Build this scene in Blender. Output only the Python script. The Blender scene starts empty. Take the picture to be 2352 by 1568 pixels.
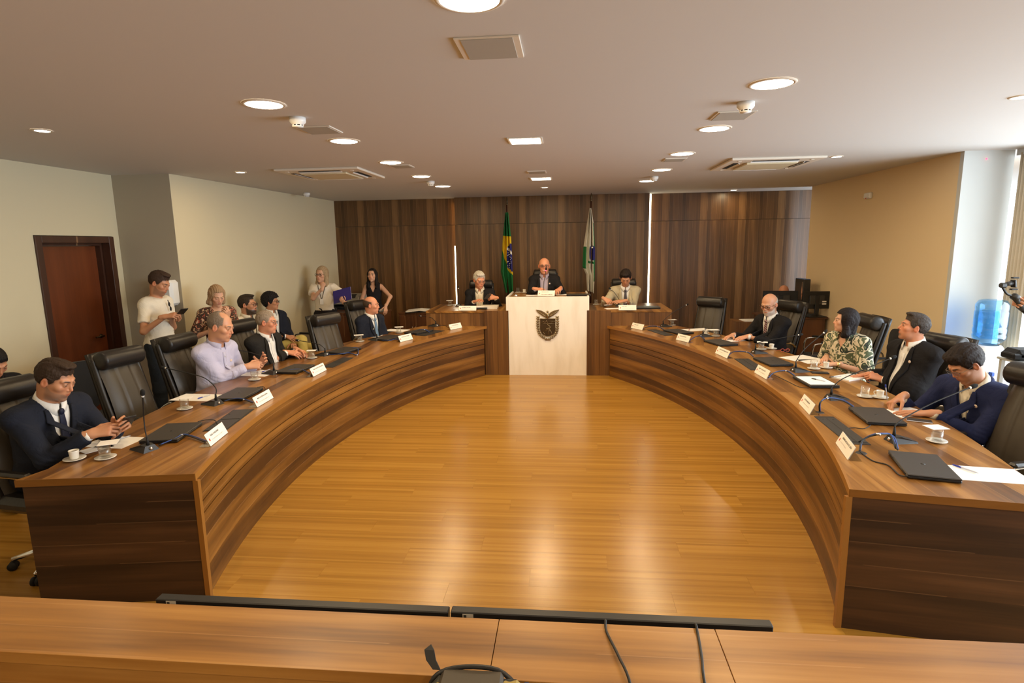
import bpy, math, random
import numpy as np
from mathutils import Vector, Matrix
random.seed(7)
scene = bpy.context.scene
COL = scene.collection
# ------------------------------------------------------------------ camera, world, light, exposure
F, CXP, CYP, CAMH = 1325.0, 1176.0, 784.0, 1.97
W = np.array([[9.95496471e-01, 4.07359260e-04, -9.47977358e-02],
              [9.35304132e-02, -1.67242502e-01, 9.81469310e-01],
              [-1.54543999e-02, -9.85915706e-01, -1.66527421e-01]])
cam_d = bpy.data.cameras.new('camera')
cam = bpy.data.objects.new('camera', cam_d); COL.objects.link(cam)
cam_d.sensor_width = 36.0; cam_d.lens = F / 2352 * 36; cam_d.clip_start = 0.05
mw = Matrix.Identity(4)
for r in range(3):
    mw[r][0] = W[r, 0]; mw[r][1] = -W[r, 1]; mw[r][2] = -W[r, 2]
mw[2][3] = CAMH
cam.matrix_world = mw
scene.camera = cam
scene.view_settings.view_transform = 'Standard'; scene.view_settings.look = 'None'
scene.view_settings.exposure = 0.2; scene.view_settings.gamma = 1.0
scene.view_settings.use_curve_mapping = False
wd = bpy.data.worlds.new('world'); scene.world = wd; wd.use_nodes = True
_bg = wd.node_tree.nodes['Background']; _bg.inputs[0].default_value = (.86, .93, 1, 1); _bg.inputs[1].default_value = 2.2
LAMP_W = 10.5; WARM = (1.0, .735, .41)
def lamp_light(name, loc, size, power, color, rot=(0, 0, 0), shape='DISK', sy=None, spread=None):
    l = bpy.data.lights.new(name, 'AREA'); l.shape = shape; l.size = size
    if sy: l.size_y = sy
    l.energy = power; l.color = color
    if spread: l.spread = spread
    o = bpy.data.objects.new(name, l); COL.objects.link(o); o.location = loc; o.rotation_euler = rot
    return o
# daylight through the tall windows on the right side and the window beyond the right wall
lamp_light('window_daylight', (5.6, 3.3, 1.6), 5.6, 430, (.86, .93, 1), (0, math.radians(90), 0), 'RECTANGLE', 2.6)
bpy.data.objects['window_daylight'].rotation_euler = (0, math.radians(90), 0)
bpy.data.objects['window_daylight'].data.size = 2.5; bpy.data.objects['window_daylight'].data.size_y = 5.6
lamp_light('alcove_daylight', (4.95, 9.80, 1.5), 2.2, 26, (.78, .88, 1), (0, math.radians(90), 0), 'RECTANGLE', .26)

def ray(u, v): return W @ np.array([u - CXP, v - CYP, F])
def at(u, v, z):
    d = ray(u, v); s = (z - CAMH) / d[2]; return Vector((d[0] * s, d[1] * s, z))
def aty(u, v, y):
    d = ray(u, v); s = y / d[1]; return Vector((d[0] * s, y, CAMH + d[2] * s))
def atx(u, v, x):
    d = ray(u, v); s = x / d[0]; return Vector((x, d[1] * s, CAMH + d[2] * s))
# ------------------------------------------------------------------ materials
def newmat(name):
    m = bpy.data.materials.new(name); m.use_nodes = True
    nt = m.node_tree; b = nt.nodes['Principled BSDF']
    return m, nt, b
def N(nt, t, **k):
    n = nt.nodes.new(t)
    for a, v in k.items(): setattr(n, a, v)
    return n
def flat(name, col, rough=.5, metal=0, bump=0, bscale=200, var=0.0, vscale=6, coat=0, sheen=0, emit=None, estr=0, spec=.5, alpha=1, trans=0, ior=1.45):
    m, nt, b = newmat(name)
    b.inputs['Base Color'].default_value = (*col, 1); b.inputs['Roughness'].default_value = rough
    b.inputs['Metallic'].default_value = metal; b.inputs['Specular IOR Level'].default_value = spec
    b.inputs['Coat Weight'].default_value = coat; b.inputs['Sheen Weight'].default_value = sheen
    b.inputs['Transmission Weight'].default_value = trans; b.inputs['IOR'].default_value = ior
    b.inputs['Alpha'].default_value = alpha
    if emit: b.inputs['Emission Color'].default_value = (*emit, 1); b.inputs['Emission Strength'].default_value = estr
    if var or bump:
        tc = N(nt, 'ShaderNodeTexCoord')
    if var:
        n = N(nt, 'ShaderNodeTexNoise'); n.inputs['Scale'].default_value = vscale; n.inputs['Detail'].default_value = 4
        nt.links.new(tc.outputs['Object'], n.inputs['Vector'])
        mx = N(nt, 'ShaderNodeMix', data_type='RGBA')
        mx.inputs[6].default_value = (*[c * (1 - var) for c in col], 1); mx.inputs[7].default_value = (*[min(1, c * (1 + var)) for c in col], 1)
        nt.links.new(n.outputs['Fac'], mx.inputs[0]); nt.links.new(mx.outputs[2], b.inputs['Base Color'])
    if bump:
        n2 = N(nt, 'ShaderNodeTexNoise'); n2.inputs['Scale'].default_value = bscale; n2.inputs['Detail'].default_value = 3
        nt.links.new(tc.outputs['Object'], n2.inputs['Vector'])
        bp = N(nt, 'ShaderNodeBump'); bp.inputs['Strength'].default_value = bump; bp.inputs['Distance'].default_value = .01
        nt.links.new(n2.outputs['Fac'], bp.inputs['Height']); nt.links.new(bp.outputs['Normal'], b.inputs['Normal'])
    return m
def wood(name, axis='Y', src='Object', dark=(.075, .03, .011), mid=(.20, .085, .028), light=(.36, .17, .062), streak=(.55, .31, .14),
         plank=.125, rough=.33, seed=0.0, contrast=1.0, coat=.15, rnd=False, fine=1.0, lines=.3, step=.30):
    """walnut style laminate: boards along `axis` in varied browns, stretched grain, thin pale lines"""
    m, nt, b = newmat(name); L = nt.links.new
    tc = N(nt, 'ShaderNodeTexCoord'); sp = N(nt, 'ShaderNodeSeparateXYZ'); L(tc.outputs[src], sp.inputs[0])
    al = {'X': 0, 'Y': 1, 'Z': 2}[axis]; o1, o2 = [i for i in range(3) if i != al]
    ad = N(nt, 'ShaderNodeMath', operation='ADD'); L(sp.outputs[o1], ad.inputs[0]); L(sp.outputs[o2], ad.inputs[1])
    ad2 = N(nt, 'ShaderNodeMath', operation='ADD'); L(ad.outputs[0], ad2.inputs[0]); ad2.inputs[1].default_value = seed
    if rnd:
        oi = N(nt, 'ShaderNodeObjectInfo'); ml = N(nt, 'ShaderNodeMath', operation='MULTIPLY'); L(oi.outputs['Random'], ml.inputs[0]); ml.inputs[1].default_value = 13.7
        ad3 = N(nt, 'ShaderNodeMath', operation='ADD'); L(ad2.outputs[0], ad3.inputs[0]); L(ml.outputs[0], ad3.inputs[1]); ad2 = ad3
    cross = ad2.outputs[0]; along = sp.outputs[al]
    def comb(sa, sc):
        a = N(nt, 'ShaderNodeMath', operation='MULTIPLY'); L(along, a.inputs[0]); a.inputs[1].default_value = sa
        c = N(nt, 'ShaderNodeMath', operation='MULTIPLY'); L(cross, c.inputs[0]); c.inputs[1].default_value = sc
        cb = N(nt, 'ShaderNodeCombineXYZ'); L(a.outputs[0], cb.inputs[0]); L(c.outputs[0], cb.inputs[1]); return cb.outputs[0]
    # board tone
    dv = N(nt, 'ShaderNodeMath', operation='DIVIDE'); L(cross, dv.inputs[0]); dv.inputs[1].default_value = plank
    fl = N(nt, 'ShaderNodeMath', operation='FLOOR'); L(dv.outputs[0], fl.inputs[0])
    wn = N(nt, 'ShaderNodeTexWhiteNoise', noise_dimensions='1D'); L(fl.outputs[0], wn.inputs['W'])
    n1 = N(nt, 'ShaderNodeTexNoise'); n1.inputs['Scale'].default_value = 1; n1.inputs['Detail'].default_value = 3; L(comb(.55, 9 * fine), n1.inputs['Vector'])
    n2 = N(nt, 'ShaderNodeTexNoise'); n2.inputs['Scale'].default_value = 1; n2.inputs['Detail'].default_value = 5; L(comb(3.0, 70 * fine), n2.inputs['Vector'])
    def mth(op, a, bb):
        x = N(nt, 'ShaderNodeMath', operation=op)
        for i, q in enumerate((a, bb)):
            if isinstance(q, float): x.inputs[i].default_value = q
            else: L(q, x.inputs[i])
        return x.outputs[0]
    v = mth('ADD', mth('MULTIPLY', wn.outputs['Value'], step * contrast), mth('MULTIPLY', n1.outputs['Fac'], .75 * contrast))
    v = mth('ADD', v, mth('MULTIPLY', n2.outputs['Fac'], .28))
    v = mth('ADD', v, -.16 - .5 * (contrast - 1))
    cr = N(nt, 'ShaderNodeValToRGB'); L(v, cr.inputs[0])
    e = cr.color_ramp.elements; e[0].position = .2; e[0].color = (*dark, 1); e[1].position = .85; e[1].color = (*light, 1)
    x = e.new(.5); x.color = (*mid, 1)
    # thin pale lines at some board edges
    fr = N(nt, 'ShaderNodeMath', operation='FRACT'); L(dv.outputs[0], fr.inputs[0])
    lt = mth('LESS_THAN', fr.outputs[0], .035)
    n3 = N(nt, 'ShaderNodeTexNoise'); n3.inputs['Scale'].default_value = 1; n3.inputs['Detail'].default_value = 1; L(comb(.7, 3.1), n3.inputs['Vector'])
    gt = mth('GREATER_THAN', n3.outputs['Fac'], .5)
    mk = mth('MULTIPLY', mth('MULTIPLY', lt, gt), lines)
    mx = N(nt, 'ShaderNodeMix', data_type='RGBA'); L(mk, mx.inputs[0]); L(cr.outputs[0], mx.inputs[6]); mx.inputs[7].default_value = (*streak, 1)
    L(mx.outputs[2], b.inputs['Base Color'])
    b.inputs['Roughness'].default_value = rough; b.inputs['Coat Weight'].default_value = coat; b.inputs['Coat Roughness'].default_value = .25
    bp = N(nt, 'ShaderNodeBump'); bp.inputs['Strength'].default_value = .06; bp.inputs['Distance'].default_value = .003; L(n2.outputs['Fac'], bp.inputs['Height']); L(bp.outputs['Normal'], b.inputs['Normal'])
    return m
M = {}
M['top'] = wood('desk_top_wood', 'Y', dark=(.075, .029, .006), mid=(.225, .095, .018), light=(.43, .215, .055), streak=(.60, .34, .12), contrast=1.3, rough=.30, plank=.10, coat=.05)
M['front'] = wood('desk_front_wood', 'X', 'UV', plank=.085, dark=(.058, .020, .004), mid=(.150, .059, .009), light=(.31, .138, .026), contrast=1.95, coat=0, rough=.42, lines=.34, step=.2)
M['edge'] = wood('desk_edge_wood', 'X', 'UV', plank=.3, mid=(.28, .118, .022), dark=(.20, .08, .015), light=(.37, .17, .036), coat=0)
M['edgeo'] = wood('end_edge_wood', 'X', plank=.3, mid=(.22, .092, .018), dark=(.17, .07, .013), light=(.28, .125, .028), coat=0)
M['endp'] = wood('end_panel_wood', 'X', 'UV', plank=.12, dark=(.030, .013, .005), mid=(.072, .031, .011), light=(.155, .070, .026), rough=.45, contrast=1.75, coat=0, lines=.12, step=.14)
M['wall'] = wood('wall_panel_wood', 'Z', plank=.062, dark=(.055, .025, .008), mid=(.130, .061, .020), light=(.28, .148, .056), streak=(.50, .32, .18), rough=.36, contrast=1.15, coat=.05)
M['vert'] = wood('podium_wood', 'Z', plank=.075, dark=(.066, .026, .007), mid=(.165, .070, .016), light=(.32, .150, .042), rough=.45, contrast=1.2, coat=0)
M['ledge'] = wood('ledge_wood', 'X', 'Object', plank=.105, dark=(.14, .056, .010), mid=(.30, .135, .026), light=(.47, .245, .062), rough=.4, fine=1.1, contrast=1.35, lines=.2, step=.16)
M['cab'] = wood('cabinet_wood', 'Z', plank=.2, dark=(.06, .022, .01), mid=(.13, .05, .02), light=(.20, .085, .035))
M['plank'] = wood('floor_wood', 'X', plank=.028, dark=(.22, .104, .013), mid=(.34, .165, .024), light=(.47, .25, .045), streak=(.56, .32, .09), rough=.235, rnd=True, contrast=.62, coat=.0, fine=3.6, lines=.25, step=.42)
M['ceil'] = flat('ceiling_paint', (.60, .585, .56), .9, bump=.02, bscale=300)
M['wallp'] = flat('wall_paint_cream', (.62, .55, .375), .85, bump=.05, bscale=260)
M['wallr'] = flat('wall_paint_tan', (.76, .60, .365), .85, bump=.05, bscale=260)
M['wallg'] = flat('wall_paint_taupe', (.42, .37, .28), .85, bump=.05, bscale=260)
M['wallw'] = flat('wall_paint_white', (.56, .58, .565), .8, bump=.03, bscale=260)
M['doorw'] = wood('door_wood', 'Z', plank=.6, dark=(.09, .022, .006), mid=(.15, .036, .009), light=(.20, .055, .014), streak=(.16, .04, .01), rough=.35, contrast=.7)
M['doorf'] = wood('door_frame_wood', 'Z', plank=.6, dark=(.035, .013, .007), mid=(.055, .02, .010), light=(.09, .034, .016), rough=.4)
M['marble'] = None
M['leather'] = flat('black_leather', (.017, .014, .012), .36, bump=.08, bscale=60)
M['leather2'] = flat('leather_pad', (.050, .039, .026), .42, bump=.12, bscale=18)
M['chrome'] = flat('chrome', (.8, .8, .8), .12, 1)
M['blackp'] = flat('black_plastic', (.012, .012, .013), .42)
M['darkg'] = flat('dark_grey_plastic', (.032, .030, .028), .42, bump=.05)
M['lap'] = flat('laptop_shell', (.040, .035, .031), .48, bump=.1, bscale=500)
M['hatch'] = flat('hatch_black', (.022, .019, .017), .5)
M['foam'] = flat('mic_foam', (.01, .01, .01), .9, bump=.4, bscale=900)
M['porc'] = flat('porcelain', (.82, .79, .72), .18, coat=.4)
M['paper'] = flat('white_paper', (.86, .85, .83), .75, var=.02)
M['paper2'] = flat('plate_paper', (.88, .84, .76), .7, var=.02)
M['water'] = flat('water', (1, 1, 1), .0, trans=1, ior=1.33)
M['penb'] = flat('pen_blue', (.02, .04, .35), .3)
M['penc'] = flat('pen_barrel', (.55, .58, .66), .2, alpha=.75)
M['cblack'] = flat('cable_black', (.012, .012, .012), .5)
M['cblue'] = flat('cable_blue', (.03, .09, .38), .4)
M['white'] = flat('white_plastic', (.80, .80, .78), .3)
M['offw'] = flat('grille_grey', (.40, .38, .33), .8, bump=.1, bscale=400)
M['ventf'] = flat('cream_plastic', (.72, .66, .56), .5)
M['dark'] = flat('vent_dark', (.02, .02, .02), .8)
M['ink'] = flat('ink', (.03, .03, .03), .7)
M['inkg'] = flat('ink_grey', (.38, .34, .32), .7)
M['red'] = flat('crest_red', (.62, .10, .07), .6)
M['lens'] = flat('lamp_diffuser', (1, 1, 1), .5, emit=(1, .87, .68), estr=14)
M['led'] = flat('led_strip', (1, 1, 1), .5, emit=(.93, 1.0, .80), estr=9)
M['redled'] = flat('red_led', (1, .05, .05), .4, emit=(1, .02, .06), estr=9)
M['bronze'] = flat('bronze', (.34, .27, .16), .33, 1, var=.35, vscale=30)
M['bronzed'] = flat('bronze_dark', (.105, .078, .048), .42, 1, var=.2, vscale=30)
M['curtain'] = flat('curtain', (.66, .58, .44), .9, bump=.2, bscale=90)
M['fabric'] = flat('black_fabric', (.011, .011, .012), .85, bump=.3, bscale=600, sheen=.1)
M['rubber'] = flat('rubber', (.01, .01, .01), .7)
def glassmat(name, col=(1, 1, 1), alpha=.12, rough=.02):
    """thin clear glass: mostly see-through with a sharp reflection"""
    m = bpy.data.materials.new(name); m.use_nodes = True; nt = m.node_tree; nt.nodes.clear(); L = nt.links.new
    o = N(nt, 'ShaderNodeOutputMaterial'); tr = N(nt, 'ShaderNodeBsdfTransparent'); tr.inputs[0].default_value = (*col, 1)
    g = N(nt, 'ShaderNodeBsdfGlossy'); g.inputs['Roughness'].default_value = rough; g.inputs['Color'].default_value = (1, 1, 1, 1)
    fr = N(nt, 'ShaderNodeLayerWeight'); fr.inputs[0].default_value = .5
    pw = N(nt, 'ShaderNodeMath', operation='POWER'); L(fr.outputs[1], pw.inputs[0]); pw.inputs[1].default_value = 3.5
    ad = N(nt, 'ShaderNodeMath', operation='MULTIPLY_ADD'); ad.inputs[1].default_value = .55; ad.inputs[2].default_value = alpha; L(pw.outputs[0], ad.inputs[0]); ad.use_clamp = True
    mx = N(nt, 'ShaderNodeMixShader'); L(ad.outputs[0], mx.inputs[0]); L(tr.outputs[0], mx.inputs[1]); L(g.outputs[0], mx.inputs[2]); L(mx.outputs[0], o.inputs[0])
    return m
M['glass'] = glassmat('tumbler_glass', (.985, .99, .985), .05)
M['acryl'] = glassmat('acrylic', (.90, .88, .85), .10)
M['pane'] = glassmat('window_pane', (.97, .99, 1), .02)
M['specs'] = glassmat('spectacle_lens', (.93, .94, .95), .02)
M['bluebottle'] = glassmat('blue_bottle', (.50, .76, 1.0), .06, .06)
def marble():
    m, nt, b = newmat('cream_marble'); L = nt.links.new
    tc = N(nt, 'ShaderNodeTexCoord'); mp = N(nt, 'ShaderNodeMapping'); mp.inputs['Rotation'].default_value = (0, .62, 0); mp.inputs['Scale'].default_value = (3.2, 1, .7)
    L(tc.outputs['Object'], mp.inputs[0]); n = N(nt, 'ShaderNodeTexNoise'); n.inputs['Scale'].default_value = 2.2; n.inputs['Detail'].default_value = 5; n.inputs['Distortion'].default_value = .5
    L(mp.outputs[0], n.inputs['Vector']); cr = N(nt, 'ShaderNodeValToRGB'); L(n.outputs['Fac'], cr.inputs[0]); e = cr.color_ramp.elements
    e[0].position = .30; e[0].color = (.84, .785, .68, 1); e[1].position = .56; e[1].color = (.94, .89, .80, 1)
    L(cr.outputs[0], b.inputs['Base Color']); b.inputs['Roughness'].default_value = .28
    return m
M['marble'] = marble()
# ------------------------------------------------------------------ mesh helpers
class MB:
    def __init__(s): s.v = []; s.f = []; s.uv = []; s.mi = []; s.sm = []
    def add(s, vs, fs, uvs=None, mi=0, smooth=False):
        o = len(s.v); s.v += [tuple(v) for v in vs]
        for i, f in enumerate(fs):
            s.f.append(tuple(o + k for k in f)); s.uv.append(uvs[i] if uvs else None); s.mi.append(mi); s.sm.append(smooth)
        return s
    def box(s, c, d, R=None, mi=0, bev=0, taper=1.0):
        x, y, z = d[0] / 2, d[1] / 2, d[2] / 2
        if bev:
            b = min(bev, x * .98, y * .98, z * .98); vs = []
            for sx in (-1, 1):
                for sy in (-1, 1):
                    for sz in (-1, 1):
                        vs += [(sx * (x - b), sy * (y - b), sz * z), (sx * (x - b), sy * y, sz * (z - b)), (sx * x, sy * (y - b), sz * (z - b))]
            def I(sx, sy, sz, k): return ((sx > 0) * 4 + (sy > 0) * 2 + (sz > 0)) * 3 + k
            fs = []
            for sg in (-1, 1):
                q = [(-1, -1), (1, -1), (1, 1), (-1, 1)]
                fz = [I(a, b_, sg, 0) for a, b_ in q]; fy = [I(a, sg, b_, 1) for a, b_ in q]; fx = [I(sg, a, b_, 2) for a, b_ in q]
                fs += [fz if sg > 0 else fz[::-1], fy[::-1] if sg > 0 else fy, fx if sg > 0 else fx[::-1]]
            for a in (-1, 1):
                for b_ in (-1, 1):
                    k = a * b_
                    e1 = [I(-1, a, b_, 0), I(1, a, b_, 0), I(1, a, b_, 1), I(-1, a, b_, 1)]
                    e2 = [I(a, -1, b_, 0), I(a, 1, b_, 0), I(a, 1, b_, 2), I(a, -1, b_, 2)]
                    e3 = [I(a, b_, -1, 1), I(a, b_, 1, 1), I(a, b_, 1, 2), I(a, b_, -1, 2)]
                    fs += [e1 if k < 0 else e1[::-1], e2[::-1] if k < 0 else e2, e3 if k < 0 else e3[::-1]]
                    for c_ in (-1, 1):
                        t = [I(a, b_, c_, 0), I(a, b_, c_, 1), I(a, b_, c_, 2)]
                        if a * b_ * c_ > 0: t = t[::-1]
                        fs.append(t)
        else:
            vs = [(sx * x * (taper if sz > 0 else 1), sy * y * (taper if sz > 0 else 1), sz * z) for sx in (-1, 1) for sy in (-1, 1) for sz in (-1, 1)]
            fs = [(0, 1, 3, 2), (4, 6, 7, 5), (0, 4, 5, 1), (2, 3, 7, 6), (0, 2, 6, 4), (1, 5, 7, 3)]
        c = Vector(c)
        vs = [(R @ Vector(v) if R is not None else Vector(v)) + c for v in vs]
        return s.add(vs, fs, None, mi)
    def tube(s, pts, r, n=8, mi=0, cap=True, closed=False):
        pts = [Vector(p) for p in pts]; m = len(pts)
        rr = r if isinstance(r, (list, tuple)) else [r] * m
        vs = []; up = None
        for i, p in enumerate(pts):
            if closed: t = (pts[(i + 1) % m] - pts[i - 1])
            else: t = (pts[min(i + 1, m - 1)] - pts[max(i - 1, 0)])
            t = t.normalized() if t.length > 1e-9 else Vector((0, 0, 1))
            if up is None: up = t.orthogonal().normalized()
            up = (up - t * up.dot(t)); up = up.normalized() if up.length > 1e-6 else t.orthogonal().normalized()
            w = t.cross(up)
            for k in range(n):
                a = 2 * math.pi * k / n; vs.append(p + (up * math.cos(a) + w * math.sin(a)) * rr[i])
        fs = []
        for i in range(m if closed else m - 1):
            j = (i + 1) % m
            for k in range(n): fs.append((i * n + k, i * n + (k + 1) % n, j * n + (k + 1) % n, j * n + k))
        if cap and not closed: fs += [tuple(range(n))[::-1], tuple((m - 1) * n + k for k in range(n))]
        return s.add(vs, fs, None, mi, True)
    def lathe(s, prof, c=(0, 0, 0), n=24, R=None, mi=0, smooth=True):
        vs = []
        for (r, z) in prof:
            for k in range(n):
                a = 2 * math.pi * k / n; vs.append(Vector((r * math.cos(a), r * math.sin(a), z)))
        fs = []
        for i in range(len(prof) - 1):
            for k in range(n): fs.append((i * n + k, i * n + (k + 1) % n, (i + 1) * n + (k + 1) % n, (i + 1) * n + k))
        c = Vector(c); vs = [(R @ v if R is not None else v) + c for v in vs]
        return s.add(vs, fs, None, mi, smooth)
    def sph(s, c, r, n=12, m=8, sc=(1, 1, 1), R=None, mi=0):
        prof = [(max(1e-5, r * math.sin(math.pi * i / m)), -r * math.cos(math.pi * i / m)) for i in range(m + 1)]
        vs = []; c = Vector(c)
        for (q, z) in prof:
            for k in range(n):
                a = 2 * math.pi * k / n; v = Vector((q * math.cos(a) * sc[0], q * math.sin(a) * sc[1], z * sc[2])); vs.append((R @ v if R is not None else v) + c)
        fs = [(i * n + k, i * n + (k + 1) % n, (i + 1) * n + (k + 1) % n, (i + 1) * n + k) for i in range(m) for k in range(n)]
        return s.add(vs, fs, None, mi, True)
    def prism(s, poly, z0, z1, mi=0, axis='Z'):
        n = len(poly)
        def P(p, z): return (p[0], p[1], z) if axis == 'Z' else ((p[0], z, p[1]) if axis == 'Y' else (z, p[0], p[1]))
        vs = [P(p, z0) for p in poly] + [P(p, z1) for p in poly]
        fs = [tuple(range(n))[::-1], tuple(range(n, 2 * n))] + [(i, (i + 1) % n, n + (i + 1) % n, n + i) for i in range(n)]
        return s.add(vs, fs, None, mi)
    def build(s, name, mat, parent=None, loc=None, rot=None):
        me = bpy.data.meshes.new(name); me.from_pydata([tuple(v) for v in s.v], [], s.f)
        for m in (mat if isinstance(mat, (list, tuple)) else [mat]): me.materials.append(m)
        me.polygons.foreach_set('material_index', s.mi); me.polygons.foreach_set('use_smooth', s.sm)
        if any(u for u in s.uv):
            ul = me.uv_layers.new(name='UVMap'); k = 0
            for fi, f in enumerate(s.f):
                for j in range(len(f)):
                    if s.uv[fi]: ul.data[k].uv = s.uv[fi][j]
                    k += 1
        me.update()
        o = bpy.data.objects.new(name, me); COL.objects.link(o)
        if parent is not None: o.parent = parent
        if loc is not None: o.location = loc
        if rot is not None: o.rotation_euler = rot
        return o
def fixn(o):
    import bmesh
    bm = bmesh.new(); bm.from_mesh(o.data); bmesh.ops.recalc_face_normals(bm, faces=bm.faces); bm.to_mesh(o.data); bm.free(); return o
def tag(o, label=None, cat=None, group=None, kind=None):
    if label: o['label'] = label
    if cat: o['category'] = cat
    if group: o['group'] = group
    if kind: o['kind'] = kind
    return o
def empty(name, loc=(0, 0, 0), rz=0, label=None, cat=None, group=None):
    o = bpy.data.objects.new(name, None); COL.objects.link(o); o.location = loc; o.rotation_euler = (0, 0, rz); o.empty_display_size = .05
    return tag(o, label, cat, group)
def struct(mb, name, mat, parent=None):
    o = mb.build(name, mat, parent); fixn(o)
    if parent is None: o['kind'] = 'structure'
    return o
_kids = {}
def dup(root, loc, rz, label=None, group=None, cat=None):
    r = root.copy(); COL.objects.link(r); r.location = loc; r.rotation_euler = (0, 0, rz)
    tag(r, label, cat, group)
    def cp(src, dst):
        for ch in list(src.children):
            c = ch.copy(); COL.objects.link(c); c.parent = dst; cp(ch, c)
    cp(root, r); return r
def rotz(a): return Matrix.Rotation(a, 3, 'Z')
def wrap(P0, P1, P2, P3, n=12):
    pts = []
    for i in range(n + 1):
        t = i / n; u = 1 - t
        pts.append(Vector(P0) * u ** 3 + Vector(P1) * 3 * u * u * t + Vector(P2) * 3 * u * t * t + Vector(P3) * t ** 3)
    return pts
def crom(P, n=6):
    P = [Vector(p) for p in P]; out = []
    for i in range(len(P) - 1):
        p0 = P[max(i - 1, 0)]; p1 = P[i]; p2 = P[i + 1]; p3 = P[min(i + 2, len(P) - 1)]
        for k in range(n):
            t = k / n; out.append(.5 * ((2 * p1) + (p2 - p0) * t + (2 * p0 - 5 * p1 + 4 * p2 - p3) * t * t + (3 * p1 - p0 - 3 * p2 + p3) * t ** 3))
    out.append(P[-1]); return out
def text_mesh(body, size, name, mat, parent, loc, R, align='LEFT', wid=None, bold=False):
    c = bpy.data.curves.new(name, 'FONT'); c.body = body; c.size = size; c.resolution_u = 2; c.align_x = align; c.align_y = 'CENTER'
    c.offset = .0002 if bold else 0
    o = bpy.data.objects.new(name, c); COL.objects.link(o)
    dg = bpy.context.evaluated_depsgraph_get(); dg.update()
    me = bpy.data.meshes.new_from_object(o.evaluated_get(dg)); bpy.data.objects.remove(o); bpy.data.curves.remove(c)
    if wid:
        xs = [v.co.x for v in me.vertices]; w = (max(xs) - min(xs)) if xs else 1
        if w > 1e-6:
            for v in me.vertices: v.co.x *= wid / w
    me.materials.clear(); me.materials.append(mat); me.name = name
    o = bpy.data.objects.new(name, me); COL.objects.link(o); o.parent = parent
    o.matrix_local = Matrix.Translation(loc) @ R.to_4x4()
    return o
# ------------------------------------------------------------------ room shell
CZ = 2.8
struct(MB().box((0, 4, -.05), (14, 15, .1)), 'floor', M['plank']); FLOOR = bpy.data.objects['floor']
for j in range(37):
    y0 = 1.55 + j * .19; off = (j * .47) % 1.28
    x0 = -2.7 + off - 1.28
    while x0 < 2.0:
        a, b = max(x0, -2.62), min(x0 + 1.28, 2.0)
        if b - a > .05:
            key = ('pl', round(b - a, 2))
            if key not in _kids:
                o = MB().box((0, 0, .0015), (b - a - .0006, .1895, .003)).build('plank', M['plank'], FLOOR); _kids[key] = o
            else:
                o = _kids[key].copy(); COL.objects.link(o)
            o.location = ((a + b) / 2, y0 + .095, 0)
        x0 += 1.28
struct(MB().box((0, 4, CZ + .05), (14, 15, .1)), 'ceiling', M['ceil'])
w = MB(); w.box((-5.2, 1.335, 1.4), (.2, 7.67, 2.8)); w.box((-5.2, 6.2, 1.4), (.2, .1, 2.8)); w.box((-5.2, 5.66, 2.4625), (.2, .98, .675)); w.box((-5.34, 5.66, 1.2), (.02, 1.3, 2.5))  # last box: unseen backing added to block light leaking round the door
struct(w, 'wall_left', M['wallp'])
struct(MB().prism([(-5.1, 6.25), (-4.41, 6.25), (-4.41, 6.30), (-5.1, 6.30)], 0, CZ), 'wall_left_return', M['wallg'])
struct(MB().prism([(-4.4101, 6.251), (-4.27, 10.7), (-4.5, 10.7), (-4.5, 6.301)], 0, CZ), 'wall_left_rear', M['wallp'])
struct(MB().box((3.98, 8.1, 1.4), (.18, 3.56, 2.8)), 'wall_right', M['wallr'])
struct(MB().prism([(3.884, 6.28), (4.34, 6.27), (4.34, 6.34), (3.885, 6.34)], 0, CZ), 'wall_right_column', M['wallw'])
struct(MB().box((5.2, 9.6, 1.4), (.1, 2.4, 2.8)), 'wall_alcove', M['wallw'])
struct(MB().box((0, -3.05, 1.4), (11, .1, 2.8)), 'wall_front', M['wallp'])
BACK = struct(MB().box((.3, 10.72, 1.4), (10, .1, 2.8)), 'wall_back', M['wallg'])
def panels(x0, x1, y, n, up=True):
    wdt = (x1 - x0) / n
    for i in range(n):
        for z0, z1 in ((0.0, 2.325), (2.33, 2.798)):
            MB().box((0, 0, 0), (wdt - .0007, .02, z1 - z0)).build('panel', M['wall'], BACK, (x0 + (i + .5) * wdt, y, (z0 + z1) / 2))
panels(-4.30, -1.7, 10.56, 4); panels(-2.0, 1.42, 10.41, 5); panels(1.2, 5.1, 10.56, 6)
for sx, x in ((-1, -2.0), (1, 1.42)):
    MB().box((x - sx * .04, 10.48, 1.4), (.04, .12, 2.79)).build('return_panel', M['wall'], BACK)
    MB().box((x + sx * .034, 10.545, 1.4 if sx > 0 else .98), (.026, .008, 2.78 if sx > 0 else 1.94)).build('led_strip', M['led'], BACK)
    lamp_light('slot_light', (x - sx * .012, 10.49, 1.4), .02, 16, (.95, 1, .80), (math.radians(90), 0, math.radians(-sx * 115 + 180)), 'RECTANGLE', 2.6)
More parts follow.
